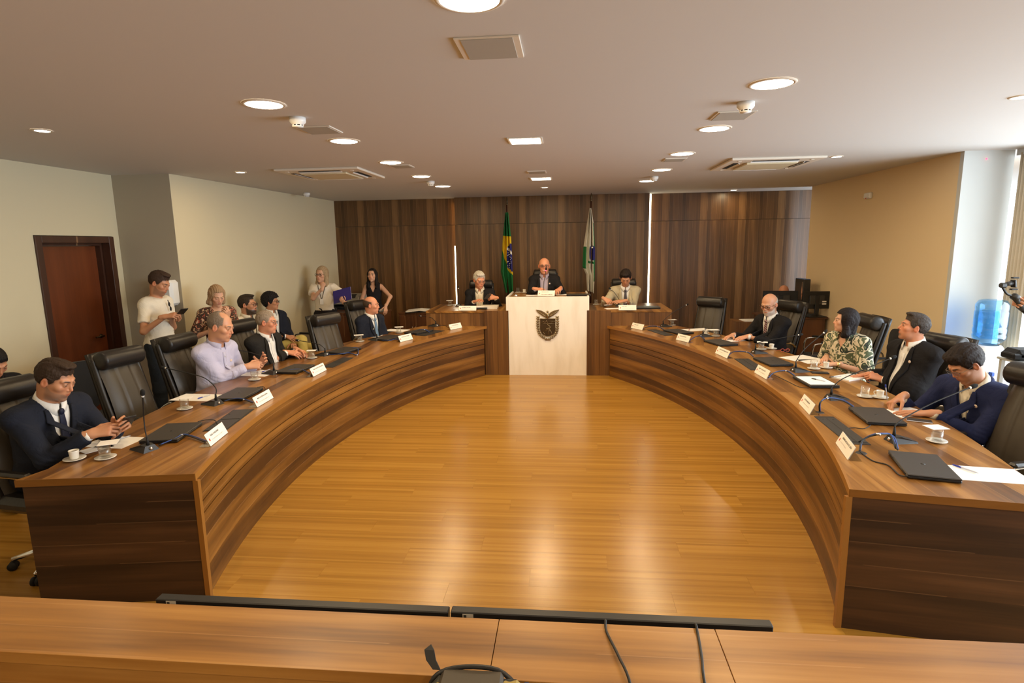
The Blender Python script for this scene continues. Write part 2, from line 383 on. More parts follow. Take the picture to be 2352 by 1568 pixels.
# windows: tall glazing on the right with curtain and mullions
WN = tag(MB().box((4.40, 1.6, .05), (.12, 9.3, .1)).build('window_1', M['wallw']), kind='structure')
MB().box((4.40, 1.6, 2.77), (.12, 9.3, .06)).build('window_head', M['wallw'], WN)
for k in range(8):
    MB().box((4.40, 6.17 - k * 1.25, 1.4), (.06, .05, 2.7), bev=.004).build('mullion', M['wallw'], WN)
    MB().box((4.40, 5.54 - k * 1.25, 1.4), (.006, 1.19, 2.66)).build('pane', M['pane'], WN)
cm = MB(); n = 60
vs = []; 
for i in range(n + 1):
    y = 5.93 + .25 * i / n; x = 4.345 + .014 * math.sin(i * .6)
    vs += [(x, y, .05), (x, y, 2.76)]
cm.add(vs, [(2 * i, 2 * i + 2, 2 * i + 3, 2 * i + 1) for i in range(n)], None, 0, True)
cur = cm.build('curtain', M['curtain'])
tag(cur, 'beige curtain hanging at the bright window behind the water cooler', 'curtain')
cur.modifiers.new('thickness', 'SOLIDIFY').thickness = .003
# door
D = tag(empty('door_1', (-5.1, 5.66, 0)), kind='structure')
fr = MB()
for sy in (-1, 1): fr.box((-.03, sy * .455, 1.06), (.10, .07, 2.12), bev=.004)
fr.box((-.03, 0, 2.085), (.10, .84, .07), bev=.004)
fr.build('door_frame', M['doorf'], D)
jm = MB()
for sy in (-1, 1): jm.box((-.13, sy * .41, 1.03), (.10, .03, 2.04))
jm.box((-.13, 0, 2.04), (.10, .8, .03)); jm.build('door_jamb', M['doorf'], D)
leaf = MB().box((-.155, 0, 1.01), (.035, .79, 2.02), bev=.003).build('door_leaf', M['doorw'], D)
hd = MB(); hd.lathe([(0, 0), (.024, 0), (.024, .006), (.01, .01), (.01, .04), (0, .04)], (-.137, .31, 1.02), 12, Matrix.Rotation(math.radians(90), 3, 'Y'))
hd.tube([(-.10, .31, 1.02), (-.10, .20, 1.02)], .009, 8); hd.build('handle', M['bronzed'], leaf)
# ------------------------------------------------------------------ curved benches
BT = .755
def arcx(side, R, y):
    if side < 0: return 4.51 - math.sqrt(R * R - (y - 4.8) ** 2)
    return -4.98 + math.sqrt(R * R - (y - 4.86) ** 2)
R_IN = {-1: 6.84, 1: 6.69}; R_OUT = {-1: 7.69, 1: 7.54}
def bench(side):
    lab = {-1: 'long curved walnut bench on the left side of the wooden floor', 1: 'long curved walnut bench on the right side of the wooden floor'}[side]
    B = empty('curved_bench', (0, 0, 0), 0, lab, 'desk')
    Ri, Ro = R_IN[side], R_OUT[side]
    ys0, ye = 2.82, 8.5
    joints = [ys0, 5.1 if side < 0 else 4.72, 7.22 if side < 0 else 6.9, ye]
    def shell(r0, r1, z0, z1, a, b, name, mat, n=18, zt=None):
        vs = []; fs = []; uv = []
        for i in range(n + 1):
            y = a + (b - a) * i / n
            for R in (r0, r1):
                for z in (z0, z1): vs.append((arcx(side, R, y), y, z))
        def s_(i): return a * 1.08 + (b - a) * i / n * 1.08
        for i in range(n):
            o = 4 * i
            fs.append((o, o + 4, o + 5, o + 1)); uv.append([(s_(i), z0), (s_(i + 1), z0), (s_(i + 1), z1), (s_(i), z1)])
            fs.append((o + 1, o + 5, o + 7, o + 3)); uv.append([(s_(i), z1), (s_(i + 1), z1), (s_(i + 1), z1 + .03), (s_(i), z1 + .03)])
            fs.append((o + 3, o + 7, o + 6, o + 2)); uv.append([(s_(i), z1), (s_(i + 1), z1), (s_(i + 1), z0), (s_(i), z0)])
            fs.append((o + 2, o + 6, o + 4, o)); uv.append([(s_(i), z0), (s_(i + 1), z0), (s_(i + 1), z0 - .03), (s_(i), z0 - .03)])
        fs.append((0, 1, 3, 2)); uv.append([(0, z0), (0, z1), (.03, z1), (.03, z0)])
        o = 4 * n; fs.append((o, o + 2, o + 3, o + 1)); uv.append([(0, z0), (.03, z0), (.03, z1), (0, z1)])
        m = MB(); m.add(vs, fs, uv); return m.build(name, mat, B)
    for k in range(3):
        a, b = joints[k], joints[k + 1]
        if k == 0: a += .022
        g = .0012
        shell(Ri - .0, Ri + .024, .561, .716, a, b - g, 'fascia', M['front'])
        shell(Ri - .0, Ri + .024, .489, .553, a, b - g, 'rail', M['front'])
        shell(Ri + .0, Ri + .024, .0, .481, a, b - g, 'front_panel', M['front'])
        shell(Ri + .012, Ri + .03, .47, .57, a, b, 'groove', M['hatch'], 12)
        # top sheets, slightly rotated grain in the far sheets
        n = 20; poly = []
        ylim = 8.565
        yb = ylim if k == 2 else joints[k + 1] - g
        y0s = joints[k]
        inn = [(arcx(side, Ri - .004, y), y) for y in [y0s + (yb - y0s) * i / n for i in range(n + 1)]]
        if k == 0:
            ex, ey = (-2.965, 2.675) if side < 0 else (2.28, 2.675)
            out = [(arcx(side, Ro, y), y) for y in [2.72 + (yb - 2.72) * i / n for i in range(n + 1)]]
            out[0] = (ex, ey)
        else:
            out = [(arcx(side, Ro, y), y) for y in [y0s + (yb - y0s) * i / n for i in range(n + 1)]]
        ang = {0: 0.0, 1: .0, 2: side * -.25}[k]
        c = Vector((inn[n // 2][0], inn[n // 2][1], 0)); Rm = Matrix.Rotation(-ang, 3, 'Z')
        m = MB(); vs = []; fs = []
        for i in range(n + 1):
            for p in (inn[i], out[i]):
                for z in (BT - .038, BT): vs.append(Rm @ (Vector((p[0], p[1], z)) - c))
        for i in range(n):
            o = 4 * i; fs += [(o + 1, o + 5, o + 7, o + 3), (o, o + 2, o + 6, o + 4), (o, o + 4, o + 5, o + 1), (o + 2, o + 3, o + 7, o + 6)]
        fs += [(0, 1, 3, 2), (4 * n, 4 * n + 2, 4 * n + 3, 4 * n + 1)]
        m.add(vs, fs); t = m.build('desktop', M['top'], B, c, (0, 0, ang)); fixn(t)
        shell(Ri - .008, Ri + .006, BT - .038, BT + .0006, joints[k], (ylim if k == 2 else joints[k + 1] - g), 'edge_band', M['edge'])
    # near end panel
    ix = arcx(side, Ri, 2.82); ex = -2.94 if side < 0 else 2.25; ey = 2.69
    m = MB(); d = Vector((ex - ix, ey - 2.82)); Lg = d.length; d.normalize(); nn = Vector((-d.y, d.x)); nn = nn if nn.y > 0 else -nn
    P = [(ix, 2.82), (ex, ey)]; Q = [(ix + nn.x * .02, 2.82 + nn.y * .02), (ex + nn.x * .02, ey + nn.y * .02)]
    vs = [(P[0][0], P[0][1], 0), (P[1][0], P[1][1], 0), (P[1][0], P[1][1], .717), (P[0][0], P[0][1], .717), (Q[0][0], Q[0][1], 0), (Q[1][0], Q[1][1], 0), (Q[1][0], Q[1][1], .717), (Q[0][0], Q[0][1], .717)]
    fs = [(0, 1, 2, 3), (5, 4, 7, 6), (0, 3, 7, 4), (1, 5, 6, 2), (3, 2, 6, 7), (0, 4, 5, 1)]
    uv = [[(0, 0), (Lg, 0), (Lg, .717), (0, .717)]] * 2 + [[(0, 0), (0, .7), (.02, .7), (.02, 0)]] * 4
    m.add(vs, fs, uv); fixn(m.build('end_panel', M['endp'], B))
    # pale edge strip at the inner corner of the end panel and edge of the worktop end
    e = MB(); e.box((ix + (.006 if side < 0 else -.006), 2.828, .358), (.03, .024, .717)); e.build('corner_strip', M['edge'], B)
    c0 = Vector(((arcx(side, Ri - .004, 2.82) + (-2.965 if side < 0 else 2.28)) / 2, (2.82 + 2.675) / 2, BT - .019)); dv = Vector(((-2.965 if side < 0 else 2.28) - arcx(side, Ri - .004, 2.82), 2.675 - 2.82, 0))
    ee = MB(); ee.box(c0, (dv.length, .004, .0392), Matrix.Rotation(math.atan2(dv.y, dv.x), 3, 'Z')); eo = ee.build('edge_band', M['edgeo'], B)
    # modesty legs on the sitters' side
    for y in (3.9, 5.1, 6.3, 7.4):
        if side > 0 and y == 5.1: y = 4.9
        x0 = arcx(side, Ri + .03, y); x1 = arcx(side, Ro - .12, y)
        MB().box(((x0 + x1) / 2, y, .358), (abs(x1 - x0), .025, .715)).build('support_panel', M['endp'], B)
    return B
bench(-1); bench(1)
# ------------------------------------------------------------------ centre rostrum
PY = 8.567
dais = empty('dais', (0, 0, 0), 0, 'carpeted wooden platform under the three head desks', 'platform')
MB().box((-.3, 9.615, .10), (4.6, 1.53, .2), bev=.004).build('platform', M['cab'], dais)
MB().box((-.3, 9.87, .28), (1.75, 1.0, .16), bev=.006).build('upper_step', M['cab'], dais)
def side_desk(x0, x1, xin, lab):
    d = empty('side_desk', ((x0 + x1) / 2, 9.0, 0), 0, lab, 'desk'); cx = (x0 + x1) / 2; 
    nb = 5
    lo, hi = (x0, xin) if x0 < -1.5 else (xin, x1)
    for i in range(nb):
        a = x0 + (x1 - x0) * i / nb; b = x0 + (x1 - x0) * (i + 1) / nb
        MB().box(((a + b) / 2 - cx, PY + .014 - 9.0, .475), (b - a - .002, .026, .95), bev=.001).build('front_board', M['vert'], d)
    for x in (x0 + .014, x1 - .014): MB().box((x - cx, 9.215 - 9.0, .576), (.026, .73, .749)).build('side_panel', M['vert'], d)
    MB().box((0, 9.075 - 9.0, .968), (x1 - x0 + .004, 1.03, .034), bev=.002).build('desktop', M['top'], d)
    return d
side_desk(-2.137, -.912, -1.23, 'walnut head desk left of the marble lectern block')
side_desk(.328, 1.525, .64, 'walnut head desk right of the marble lectern block')
for sx, lab in ((-1, 'vertical walnut pier against the left edge of the marble block'), (1, 'vertical walnut pier against the right edge of the marble block')):
    xa, xb = ((-1.235, -.882) if sx < 0 else (.292, .645))
    p = empty('pier', ((xa + xb) / 2, PY, 0), 0, lab, 'pier')
    for a, b in ((0, .55), (.55, 1.0)):
        wdt = (xb - xa); 
        MB().box(((a + b - 1) / 2 * wdt, -.012, .4925), ((b - a) * wdt - .002, .022, .985), bev=.001).build('board', M['vert'], p)
pod = empty('marble_rostrum', (-.29, 9.0, 0), 0, 'tall cream marble rostrum block in the centre with a bronze crest', 'lectern')
m = MB(); m.box((0, 8.56 - 9.0, .4935), (1.166, .03, .987)); m.build('lower_slab', M['marble'], pod)
m = MB(); m.box((0, 8.56 - 9.0, 1.09), (1.233, .030, .2065), bev=.001); m.build('upper_slab', M['marble'], pod)
for sx in (-1, 1):
    MB().box((sx * .603, 9.07 - 9.0, 1.09), (.027, 1.0, .206), bev=.002).build('side_slab', M['marble'], pod)
    MB().box((sx * .57, 9.105 - 9.0, .5935), (.026, .51, .784)).build('side_panel', M['vert'], pod)
MB().box((0, 9.07 - 9.0, 1.158), (1.178, .985, .03)).build('desktop', M['top'], pod)
# bronze crest: eagle, shield with figure, laurel branches
cz = 1.0; crest = empty('bronze_crest', (-.285, 8.542, .75), 0, 'bronze coat of arms with eagle, shield and leaf wreath on the marble block', 'emblem')
def slab(poly, d, mb=None, y=0):
    mb = mb or MB(); n = len(poly); return mb.prism([(p[0], p[1]) for p in poly], y - d, y, 0, 'Y')
k = 1 / 1325 * 8.6 / 7.465 * 1.0   # crop pixel to metre on the slab
def cp(px, py): return ((px - 737) * k * 1.0, (640 - py) * k)
eg = MB()
wing = [(745, 440), (790, 395), (850, 365), (935, 348), (915, 385), (880, 420), (830, 455), (790, 478), (750, 498)]
slab([cp(*p) for p in wing], .012, eg); slab([cp(1474 - p[0], p[1]) for p in wing][::-1], .012, eg)
for a in range(5):
    for sg in (1, -1):
        x0, y0 = 765 + a * 14, 478 - a * 12; x1, y1 = 800 + a * 28, 440 - a * 16 + 6
        P0 = cp(737 + sg * (x0 - 737), y0); P1 = cp(737 + sg * (x1 - 737), y1 - 8)
        eg.tube([(P0[0], -.013, P0[1]), (P1[0], -.016, P1[1])], [.006, .003], 5)
eg.sph((0, -.012, cp(737, 385)[1]), .016, sc=(1, .8, 1)); b0 = cp(737, 455); eg.sph((0, -.012, b0[1]), .026, sc=(.8, .7, 1.7))
eg.tube([(0, -.02, cp(737, 385)[1]), (.018, -.024, cp(737, 392)[1])], [.006, .001], 5)
fixn(eg.build('eagle', M['bronze'], crest))
sh = MB(); pts = [(608, 505), (868, 505), (868, 700)] + [(738 + 130 * math.cos(t), 700 + 115 * math.sin(t)) for t in [math.pi * i / 14 for i in range(1, 14)]] + [(608, 700)]
slab([cp(*p) for p in pts][::-1], .008, sh); rim = [(cp(*p)[0], -.010, cp(*p)[1]) for p in pts]; 
shield = sh.build('shield', M['bronzed'], crest); fixn(shield)
MB().tube(rim, .005, 6, closed=True).build('shield_rim', M['bronze'], shield)
fg = MB()
def fl_(pp, r): fg.tube([(cp(*p)[0], -.012, cp(*p)[1]) for p in pp], r, 5)
fl_([(730, 600), (790, 655), (760, 680), (655, 735)], .004); fl_([(790, 655), (715, 680), (700, 700)], .0035); fl_([(655, 735), (690, 780)], .004)
fl_([(770, 690), (748, 740), (750, 785)], .0035); fl_([(780, 695), (800, 745), (800, 780)], .0035)
fl_([(618, 590), (860, 590)], .003); fl_([(625, 585), (665, 548), (690, 580), (720, 535), (735, 580)], .003); fl_([(700, 560), (720, 530)], .003)
for a in range(6): fl_([(800 + a * 9, 580), (790 + a * 14, 540)], .002)
fg.build('relief_figure', M['bronze'], shield)
for sg in (1, -1):
    br = MB(); path = [(900, 480), (905, 560), (905, 640), (895, 720), (865, 790), (810, 840), (745, 870)]
    P = crom([(sg * cp(*p)[0], -.006, cp(*p)[1]) for p in path], 4); br.tube(P, .005, 5)
    for i, p in enumerate(P[::2]):
        for q in (-1, 1):
            br.sph(p + Vector((q * .012, -.004, .004)), .011, 6, 4, (1, .7, 1.7), Matrix.Rotation(q * .6, 3, 'Y'))
    br.tube([P[-1], P[-1] + Vector((-sg * .05, 0, -.018))], .004, 5)
    br.build('laurel_branch', M['bronze'], crest)
# ------------------------------------------------------------------ foreground ledge with two screens hung behind it
LZ = .85
lg = empty('spectator_ledge', (0, 1.45, 0), 0, 'long wooden ledge with two tiers across the bottom foreground', 'desk')
def skew(y): return y
for a, b in ((-3.6, -.205), (-.203, .43), (.432, 3.4)):
    o = MB().box(((a + b) / 2, .0, LZ - .0175), (b - a, .245, .035), bev=.001).build('ledge_board', M['ledge'], lg)
    MB().box(((a + b) / 2, -.105, LZ - .0725), (b - a, .02, .075)).build('fascia_board', M['ledge'], lg)
MB().box((-.1, .10, .408), (7, .02, .815)).build('front_panel', M['front'], lg)
MB().box((-.1, -.33, .70), (7, .46, .03), bev=.002).build('lower_desktop', M['ledge'], lg)
MB().box((-.1, -.09, .46), (7, .02, .67)).build('riser', M['endp'], lg)
def tv(xa, xb, y, zt, lab):
    t = empty('wall_screen', ((xa + xb) / 2, y, zt), 0, lab, 'screen'); wd_ = xb - xa
    MB().box((0, 0, -.34), (wd_, .034, .68), bev=.003).build('casing', M['blackp'], t)
    MB().box((0, .0175, -.34), (wd_ - .03, .003, .65)).build('display', M['hatch'], t)
    s = MB().box((-wd_ / 2 + .055, -.0176, -.013), (.034, .0012, .017)).build('sticker', M['offw'], t)
    MB().box((-.009, -.0008, 0), (.009, .0008, .011)).build('crest_mark', M['ink'], s).location = (-wd_ / 2 + .055, -.0178, -.013)
    MB().box((0, -.012, -.35), (.5, .06, .3)).build('bracket', M['blackp'], t)
    return t
ta = aty(357, 1376, 1.61); tb = aty(1029, 1409, 1.61); tc_ = aty(1035, 1410, 1.61); td = aty(1777, 1437, 1.61)
tv(ta.x, tb.x, 1.625, (ta.z + tb.z) / 2 + .004, 'black edge of the left flat screen hung behind the ledge')
tv(tc_.x, td.x, 1.625, (tc_.z + td.z) / 2 + .004, 'black edge of the right flat screen hung behind the ledge')
for (u0, v0, u1, v1, u2, v2, lab) in ((1393, 1450, 1420, 1505, 1449, 1575, 'thin grey cable lying over the ledge, left of the two'), (1603, 1457, 1612, 1510, 1620, 1575, 'thin grey cable lying over the ledge, right of the two')):
    p0 = at(u0, v0, LZ + .004); p1 = at(u1, v1, LZ + .012); p2 = at(u2, v2, LZ + .004); pm = Vector((p0.x - .003, 1.585, LZ - .1))
    c = MB().tube(crom([pm, (p0.x, 1.578, LZ + .006), p0, p1, p2, p2 + Vector((.02, -.12, -.10))], 6), .0038, 8).build('cable', M['cblack'])
    tag(c, lab, 'cable')
# camera bag at the bottom edge
bg = empty('camera_bag', (-.15, 1.10, .86), 0, 'dark camouflage camera bag with black strap at the bottom edge', 'bag')
def camo(name, cols, scale, ps=(0, .42, .5, .57, .64, .7)):
    m, nt, b = newmat(name); L = nt.links.new; tc = N(nt, 'ShaderNodeTexCoord'); n = N(nt, 'ShaderNodeTexNoise'); n.inputs['Scale'].default_value = scale; n.inputs['Detail'].default_value = 2; n.inputs['Distortion'].default_value = .8
    L(tc.outputs['Object'], n.inputs['Vector']); cr = N(nt, 'ShaderNodeValToRGB'); cr.color_ramp.interpolation = 'CONSTANT'; L(n.outputs['Fac'], cr.inputs[0]); e = cr.color_ramp.elements
    e[0].position = 0; e[0].color = (*cols[0], 1); e[1].position = ps[1]; e[1].color = (*cols[1], 1)
    for i in range(2, len(cols)): x = e.new(ps[i]); x.color = (*cols[i], 1)
    L(cr.outputs[0], b.inputs['Base Color']); b.inputs['Roughness'].default_value = .85; return m
M['camobag'] = camo('bag_camouflage', [(.03, .03, .025), (.05, .05, .035), (.02, .02, .02), (.30, .22, .06), (.06, .07, .05)], 16)
bl = at(975, 1568, .90); brr = at(1213, 1568, .90)
bw = brr.x - bl.x
bg.location = ((bl.x + brr.x) / 2, brr.y - .02, .72)
MB().box((0, 0, .09), (bw, .12, .18), bev=.03).build('body', M['camobag'], bg)
MB().box((-bw * .05, .012, .181), (bw * .62, .07, .02), bev=.008).build('flap', M['leather2'], bg)
MB().box((bw / 2 - .004, 0, .15), (.012, .05, .06), bev=.002).build('side_tab', flat('navy_webbing', (.02, .025, .07), .8), bg)
MB().tube(crom([(-bw * .5, .02, .10), (-bw * .44, .03, .17), (-bw * .2, .045, .192), (bw * .2, .045, .19), (bw * .45, .02, .15)], 5), .006, 6).build('handle', M['blackp'], bg)
st = MB(); p = [at(1003, 1537, .90), at(990, 1515, .915), at(986, 1492, .93), at(990, 1480, .935)]; sw = [.010, .013, .013, .001]
o_ = bg.location
vs = [];
for q, s_ in zip(p, sw):
    q = q - o_
    for dx in (-s_, s_):
        for dy in (-.0012, .0012): vs.append((q.x + dx, q.y + dy, q.z))
fs = []
for i in range(3):
    o = 4 * i; fs += [(o, o + 4, o + 6, o + 2), (o + 1, o + 3, o + 7, o + 5), (o, o + 1, o + 5, o + 4), (o + 2, o + 6, o + 7, o + 3)]
st.add(vs, fs); fixn(st.build('strap', M['blackp'], bg))
# ------------------------------------------------------------------ ceiling fittings
def downlight(x, y, r, lab, grp, power=LAMP_W):
    d = empty('downlight', (x, y, CZ), 0, lab, 'ceiling light', grp)
    MB().lathe([(r, -.001), (r, -.007), (r + .014, -.006), (r + .02, -.001)], n=32).build('trim_ring', M['ventf'], d)
    MB().lathe([(1e-4, -.006), (r, -.006), (r, -.002)], n=32).build('diffuser', M['lens'], d)
    lamp_light('downlight_lamp', (x, y, CZ - .012), r * 2, power, WARM)
xs = (-1.765, 1.10)
for si, x in enumerate(xs):
    sd = ('left', 'right')[si]
    for k in (-4, -3, -2, 0, 1, 2, 3, 4):
        y = 3.41 + k * 1.236
        nm = {0: 'largest and nearest', 1: 'second nearest', 2: 'middle', 3: 'second farthest', 4: 'farthest'}.get(k)
        if nm: downlight(x, y, .104, nm + ' round lamp in the %s row of ceiling downlights' % sd, sd + ' row of round downlights')
        else: downlight(x, y, .104, 'added round downlight out of view, continuing the %s row, %s of the three there' % (sd, {-4: 'last', -3: 'middle', -2: 'first'}[k]), sd + ' row of round downlights')  # unseen lamps added to light the room near the camera
p = at(1078, -4, CZ); downlight(p.x, p.y, .104, 'round downlight cut by the top edge of the photo', 'centre downlights')
for (u, v, lab) in ((97, 299, 'small round spot on the ceiling above the brown door'), (552, 395, 'small round spot between the big left lamps and the left wall'), (1922, 359, 'small round spot right of the right air conditioner'), (1251, 430, 'small round spot before the panelled wall above the rostrum'), (1685, 436, 'small round spot near the panelled wall on the right'), (2345, 222, 'small spot at the right edge of the ceiling')):
    p = at(u, v, CZ); downlight(p.x, p.y, .045, lab, 'small ceiling spots', 4.5)
def sqlight(u, v, s, lab):
    p = at(u, v, CZ); d = empty('square_ceiling_light', p, 0, lab, 'ceiling light', 'square ceiling lights')
    MB().box((0, 0, -.004), (s + .04, s + .04, .008), bev=.002).build('frame', M['ventf'], d)
    MB().box((0, 0, -.0095), (s, s, .003)).build('diffuser', M['lens'], d)
    lamp_light('square_lamp', (p.x, p.y, CZ - .02), s, LAMP_W * 1.7, WARM, shape='SQUARE')
sqlight(1207, 322, .24, 'larger square lit panel in the middle of the ceiling'); sqlight(1243, 409.5, .24, 'farther square lit panel near the panelled wall')
def vent(u, v, s, lab, fr=.05):
    p = at(u, v, CZ); d = empty('ceiling_speaker', p, 0, lab, 'ceiling grille', 'square ceiling grilles')
    MB().box((0, 0, -.004), (s, s, .008), bev=.002).build('frame', M['ventf'], d)
    MB().box((0, 0, -.0092), (s - 2 * fr, s - fr * .6, .003)).build('grille', M['offw'], d)
vent(1126, 108, .27, 'large square grille at the top centre of the ceiling', .028)
vent(734, 297, .25, 'square grille beside the left smoke detector', .015); vent(1682, 264, .25, 'square grille beside the right smoke detector', .015)
vent(923, 381, .22, 'small square grille in the left lamp row near the far end', .015); vent(1549, 366, .22, 'small square grille in the right lamp row', .015); vent(1233, 394.5, .22, 'small square grille between the two square lit panels', .015)
def smoke(u, v, lab, s=1):
    p = at(u, v, CZ); d = empty('smoke_detector', p, 0, lab, 'smoke detector', 'ceiling smoke detectors')
    MB().lathe([(.001, 0), (.052, 0), (.052, -.022), (.05, -.03), (.036, -.044), (.034, -.046)], n=24).build('base', M['white'], d)
    MB().lathe([(.030, -.044), (.030, -.054)], n=24).build('sensor_slots', M['dark'], d)
    MB().lathe([(.034, -.052), (.035, -.058), (.001, -.060)], n=24).build('cap', M['white'], d)
    m = MB()
    for k in range(8):
        a = k * math.pi / 4 + .2; m.box((.033 * math.cos(a), .033 * math.sin(a), -.049), (.006, .006, .01), rotz(a))
    m.build('ribs', M['white'], d)
smoke(683, 270, 'smoke detector beside the grille left of the ceiling centre'); smoke(1713, 235, 'smoke detector beside the grille right of the ceiling centre')
smoke(989, 416, 'far smoke detector in the left row'); smoke(1503, 405, 'far smoke detector in the right row'); smoke(704, 443, 'small detector near the left wall corner')
def cassette(x, y, lab):
    d = empty('air_conditioner', (x, y, CZ), 0, lab, 'air conditioner', 'ceiling air conditioners'); s = .93
    MB().box((0, 0, -.012), (s, s, .024), bev=.006).build('frame', M['ventf'], d)
    MB().box((0, 0, -.034), (.52, .52, .02), bev=.006).build('intake_grille', M['wallp'], d)
    for k in range(4):
        a = k * math.pi / 2; R = rotz(a); f = MB(); f.box(R @ Vector((0, .36, -.0255)), (.46, .05, .003), R); sl = f.build('outlet_slot', M['dark'], d)
        g = MB(); g.box(R @ Vector((0, .33, -.033)), (.48, .018, .004), R @ Matrix.Rotation(.5, 3, 'X')); g.build('louver', M['white'], sl)
    for sx in (-1, 1):
        for sy in (-1, 1): MB().box((sx * .36, sy * .36, -.026), (.035, .035, .006), bev=.002).build('corner_clip', M['ventf'], d)
pl = [at(639, 389, CZ), at(815, 381, CZ), at(876, 404, CZ)]
cl = (pl[0] + pl[2]) / 2; cr_ = (at(1895, 357, CZ) + at(1635, 388, CZ)) / 2; cassette(cl.x, cl.y, 'square air conditioner in the left part of the ceiling')
cassette(cr_.x, cr_.y, 'square air conditioner in the right part of the ceiling')
# hand dryer on the taupe return wall
hdp = aty(396, 671, 6.25)
d = empty('hand_dryer', (hdp.x, 6.25, hdp.z), 0, 'white hand dryer on the wall behind the man in the white tee', 'hand dryer')
MB().box((0, -.075, 0), (.20, .15, .29), bev=.03).build('cover', M['white'], d)
MB().box((0, -.075, -.147), (.12, .08, .006)).build('outlet', M['dark'], d)
# fire sounder on right wall
p = atx(1998, 449, 3.89)
d = empty('fire_sounder', (3.89, p.y, p.z), 0, 'small white louvred alarm with red mark on the tan wall', 'alarm')
MB().box((-.02, 0, 0), (.04, .15, .075), bev=.01).build('housing', M['white'], d)
for k in range(4): MB().box((-.043, 0, .022 - k * .014), (.008, .13, .006)).build('louver', M['white'], d)
MB().box((-.045, .01, -.033), (.006, .02, .01)).build('red_mark', M['red'], d)
p = aty(2265, 365, 6.28)
tag(MB().sph((p.x, 6.272, p.z), .006, 8, 6).build('red_indicator_light', M['redled']), 'tiny red indicator light high on the white column', 'light')
# flags behind the head desks
def flag(u, vt, vb, lab, kind):
    y = 10.05; p = aty(u, vt, y); q = aty(u, vb, y)
    f = empty('flag', (p.x, y, 0), 0, lab, 'flag')
    MB().tube([(0, 0, .37), (0, 0, p.z + .02)], .016, 10).build('pole', M['doorf'], f)
    MB().lathe([(.0005, .13), (.012, .09), (.02, .05), (.012, .02), (.022, 0), (.012, -.02)], (0, 0, p.z + .02), 10).build('finial', M['bronzed'], f)
    MB().lathe([(.13, .0), (.13, .03), (.05, .06), (.03, .12), (.001, .12)], (0, 0, .361), 20).build('stand', M['doorf'], f)
    return f, p.z
def cloth(f, rows, name, ztop, matf, ny=150, nx=84):
    """rows: (z, left, right) outline of the hanging folds; pleated in depth"""
    zs = [r[0] for r in rows]; vs = []; uv = []
    for j in range(ny + 1):
        z = zs[0] + (zs[-1] - zs[0]) * j / ny
        l = np.interp(-z, [-a for a in zs], [r[1] for r in rows]); r_ = np.interp(-z, [-a for a in zs], [r[2] for r in rows])
        for i in range(nx + 1):
            t = i / nx; ph = 2 * math.pi * 2.6 * t + .8
            amp = .05 * min(1, (j + 2) / 14)
            vs.append((l + (r_ - l) * (t + .04 * math.sin(ph * 1.3 + z * 2)), -.03 + amp * math.sin(ph + z * .7), z - .05 * t * (j / ny))); uv.append((t, j / ny))
    fs = [(j * (nx + 1) + i, j * (nx + 1) + i + 1, (j + 1) * (nx + 1) + i + 1, (j + 1) * (nx + 1) + i) for j in range(ny) for i in range(nx)]
    mats = matf[0]; m = MB()
    for fc in fs:
        c = [uv[k] for k in fc]; t = sum(a[0] for a in c) / 4; s_ = sum(a[1] for a in c) / 4
        m.f.append(fc); m.uv.append(None); m.mi.append(matf[1](t, s_)); m.sm.append(True)
    m.v = vs; o = m.build(name, mats, f); return o
FG = flat('flag_green', (.01, .155, .045), .75); FY = flat('flag_yellow', (.72, .50, .01), .75); FB = flat('flag_blue', (.02, .02, .17), .75); FW = flat('flag_white', (.72, .70, .62), .75)
f, zt = flag(1164, 472, 700, 'green, yellow and blue national flag hanging left of the president', 'br')
def Z(v): return aty(1164, v, 10.05).z
X0 = f.location.x
def X(u, v): return aty(u, v, 10.0).x - X0
def brf(t, s_):
    # diamond then disc, measured in image rows of the hanging cloth
    v = 488 + s_ * (670 - 488)
    if t > .42 and abs(v - 587) < 31 * math.sqrt(max(0, 1 - ((t - 1.0) / .58) ** 2)): 
        return 3 if abs((v - 566) - (t - .5) * 22) < 3.2 and t > .5 else 2
    if v > 540 + t * 12 and v < 548 + 70 * t + 8 : return 1
    if v > 540 and v < 624 - abs(t - .75) * 70: return 1
    return 0
cloth(f, [(Z(488), X(1160, 488), X(1167, 488)), (Z(540), X(1155, 540), X(1173, 540)), (Z(624), X(1150, 624), X(1178, 624)), (Z(670), X(1160, 670), X(1179, 670))], 'cloth', zt, ([FG, FY, FB, FW], brf))
f, zt = flag(1358, 463, 700, 'white and green state flag hanging right of the president', 'pr')
X0 = f.location.x
def Z(v): return aty(1358, v, 10.05).z
def prf(t, s_):
    v = 478 + s_ * (666 - 478)
    if (t - .80) ** 2 / .10 + ((v - 577) / 17) ** 2 < 1: return 1
    if abs(v - 598) < 2.5 and t > .4: return 0
    if t < .30 and 565 < v < 615: return 0
    if t > .93 and 510 < v < 640: return 0
    return 2
fo = cloth(f, [(Z(478), X(1354, 478), X(1358, 478)), (Z(510), X(1349, 510), X(1363, 510)), (Z(570), X(1341, 570), X(1366, 570)), (Z(612), X(1339, 612), X(1366, 612)), (Z(630), X(1347, 630), X(1366, 630)), (Z(666), X(1349, 666), X(1364, 652))], 'cloth', zt, ([FG, FB, FW], prf))
st = MB(); c = Vector((X(1360, 568), -.115, Z(568))); r = .02
pp = [(c.x + (r if i % 2 == 0 else r * .42) * math.sin(i * math.pi / 5), c.z + (r if i % 2 == 0 else r * .42) * math.cos(i * math.pi / 5)) for i in range(10)]
st.prism(pp, c.y - .002, c.y, 0, 'Y'); fixn(st.build('star', FW, fo))
st = MB()
fb = [o for o in bpy.data.objects if o.name == 'flag'][0]; X0 = fb.location.x; rr = random.Random(3)
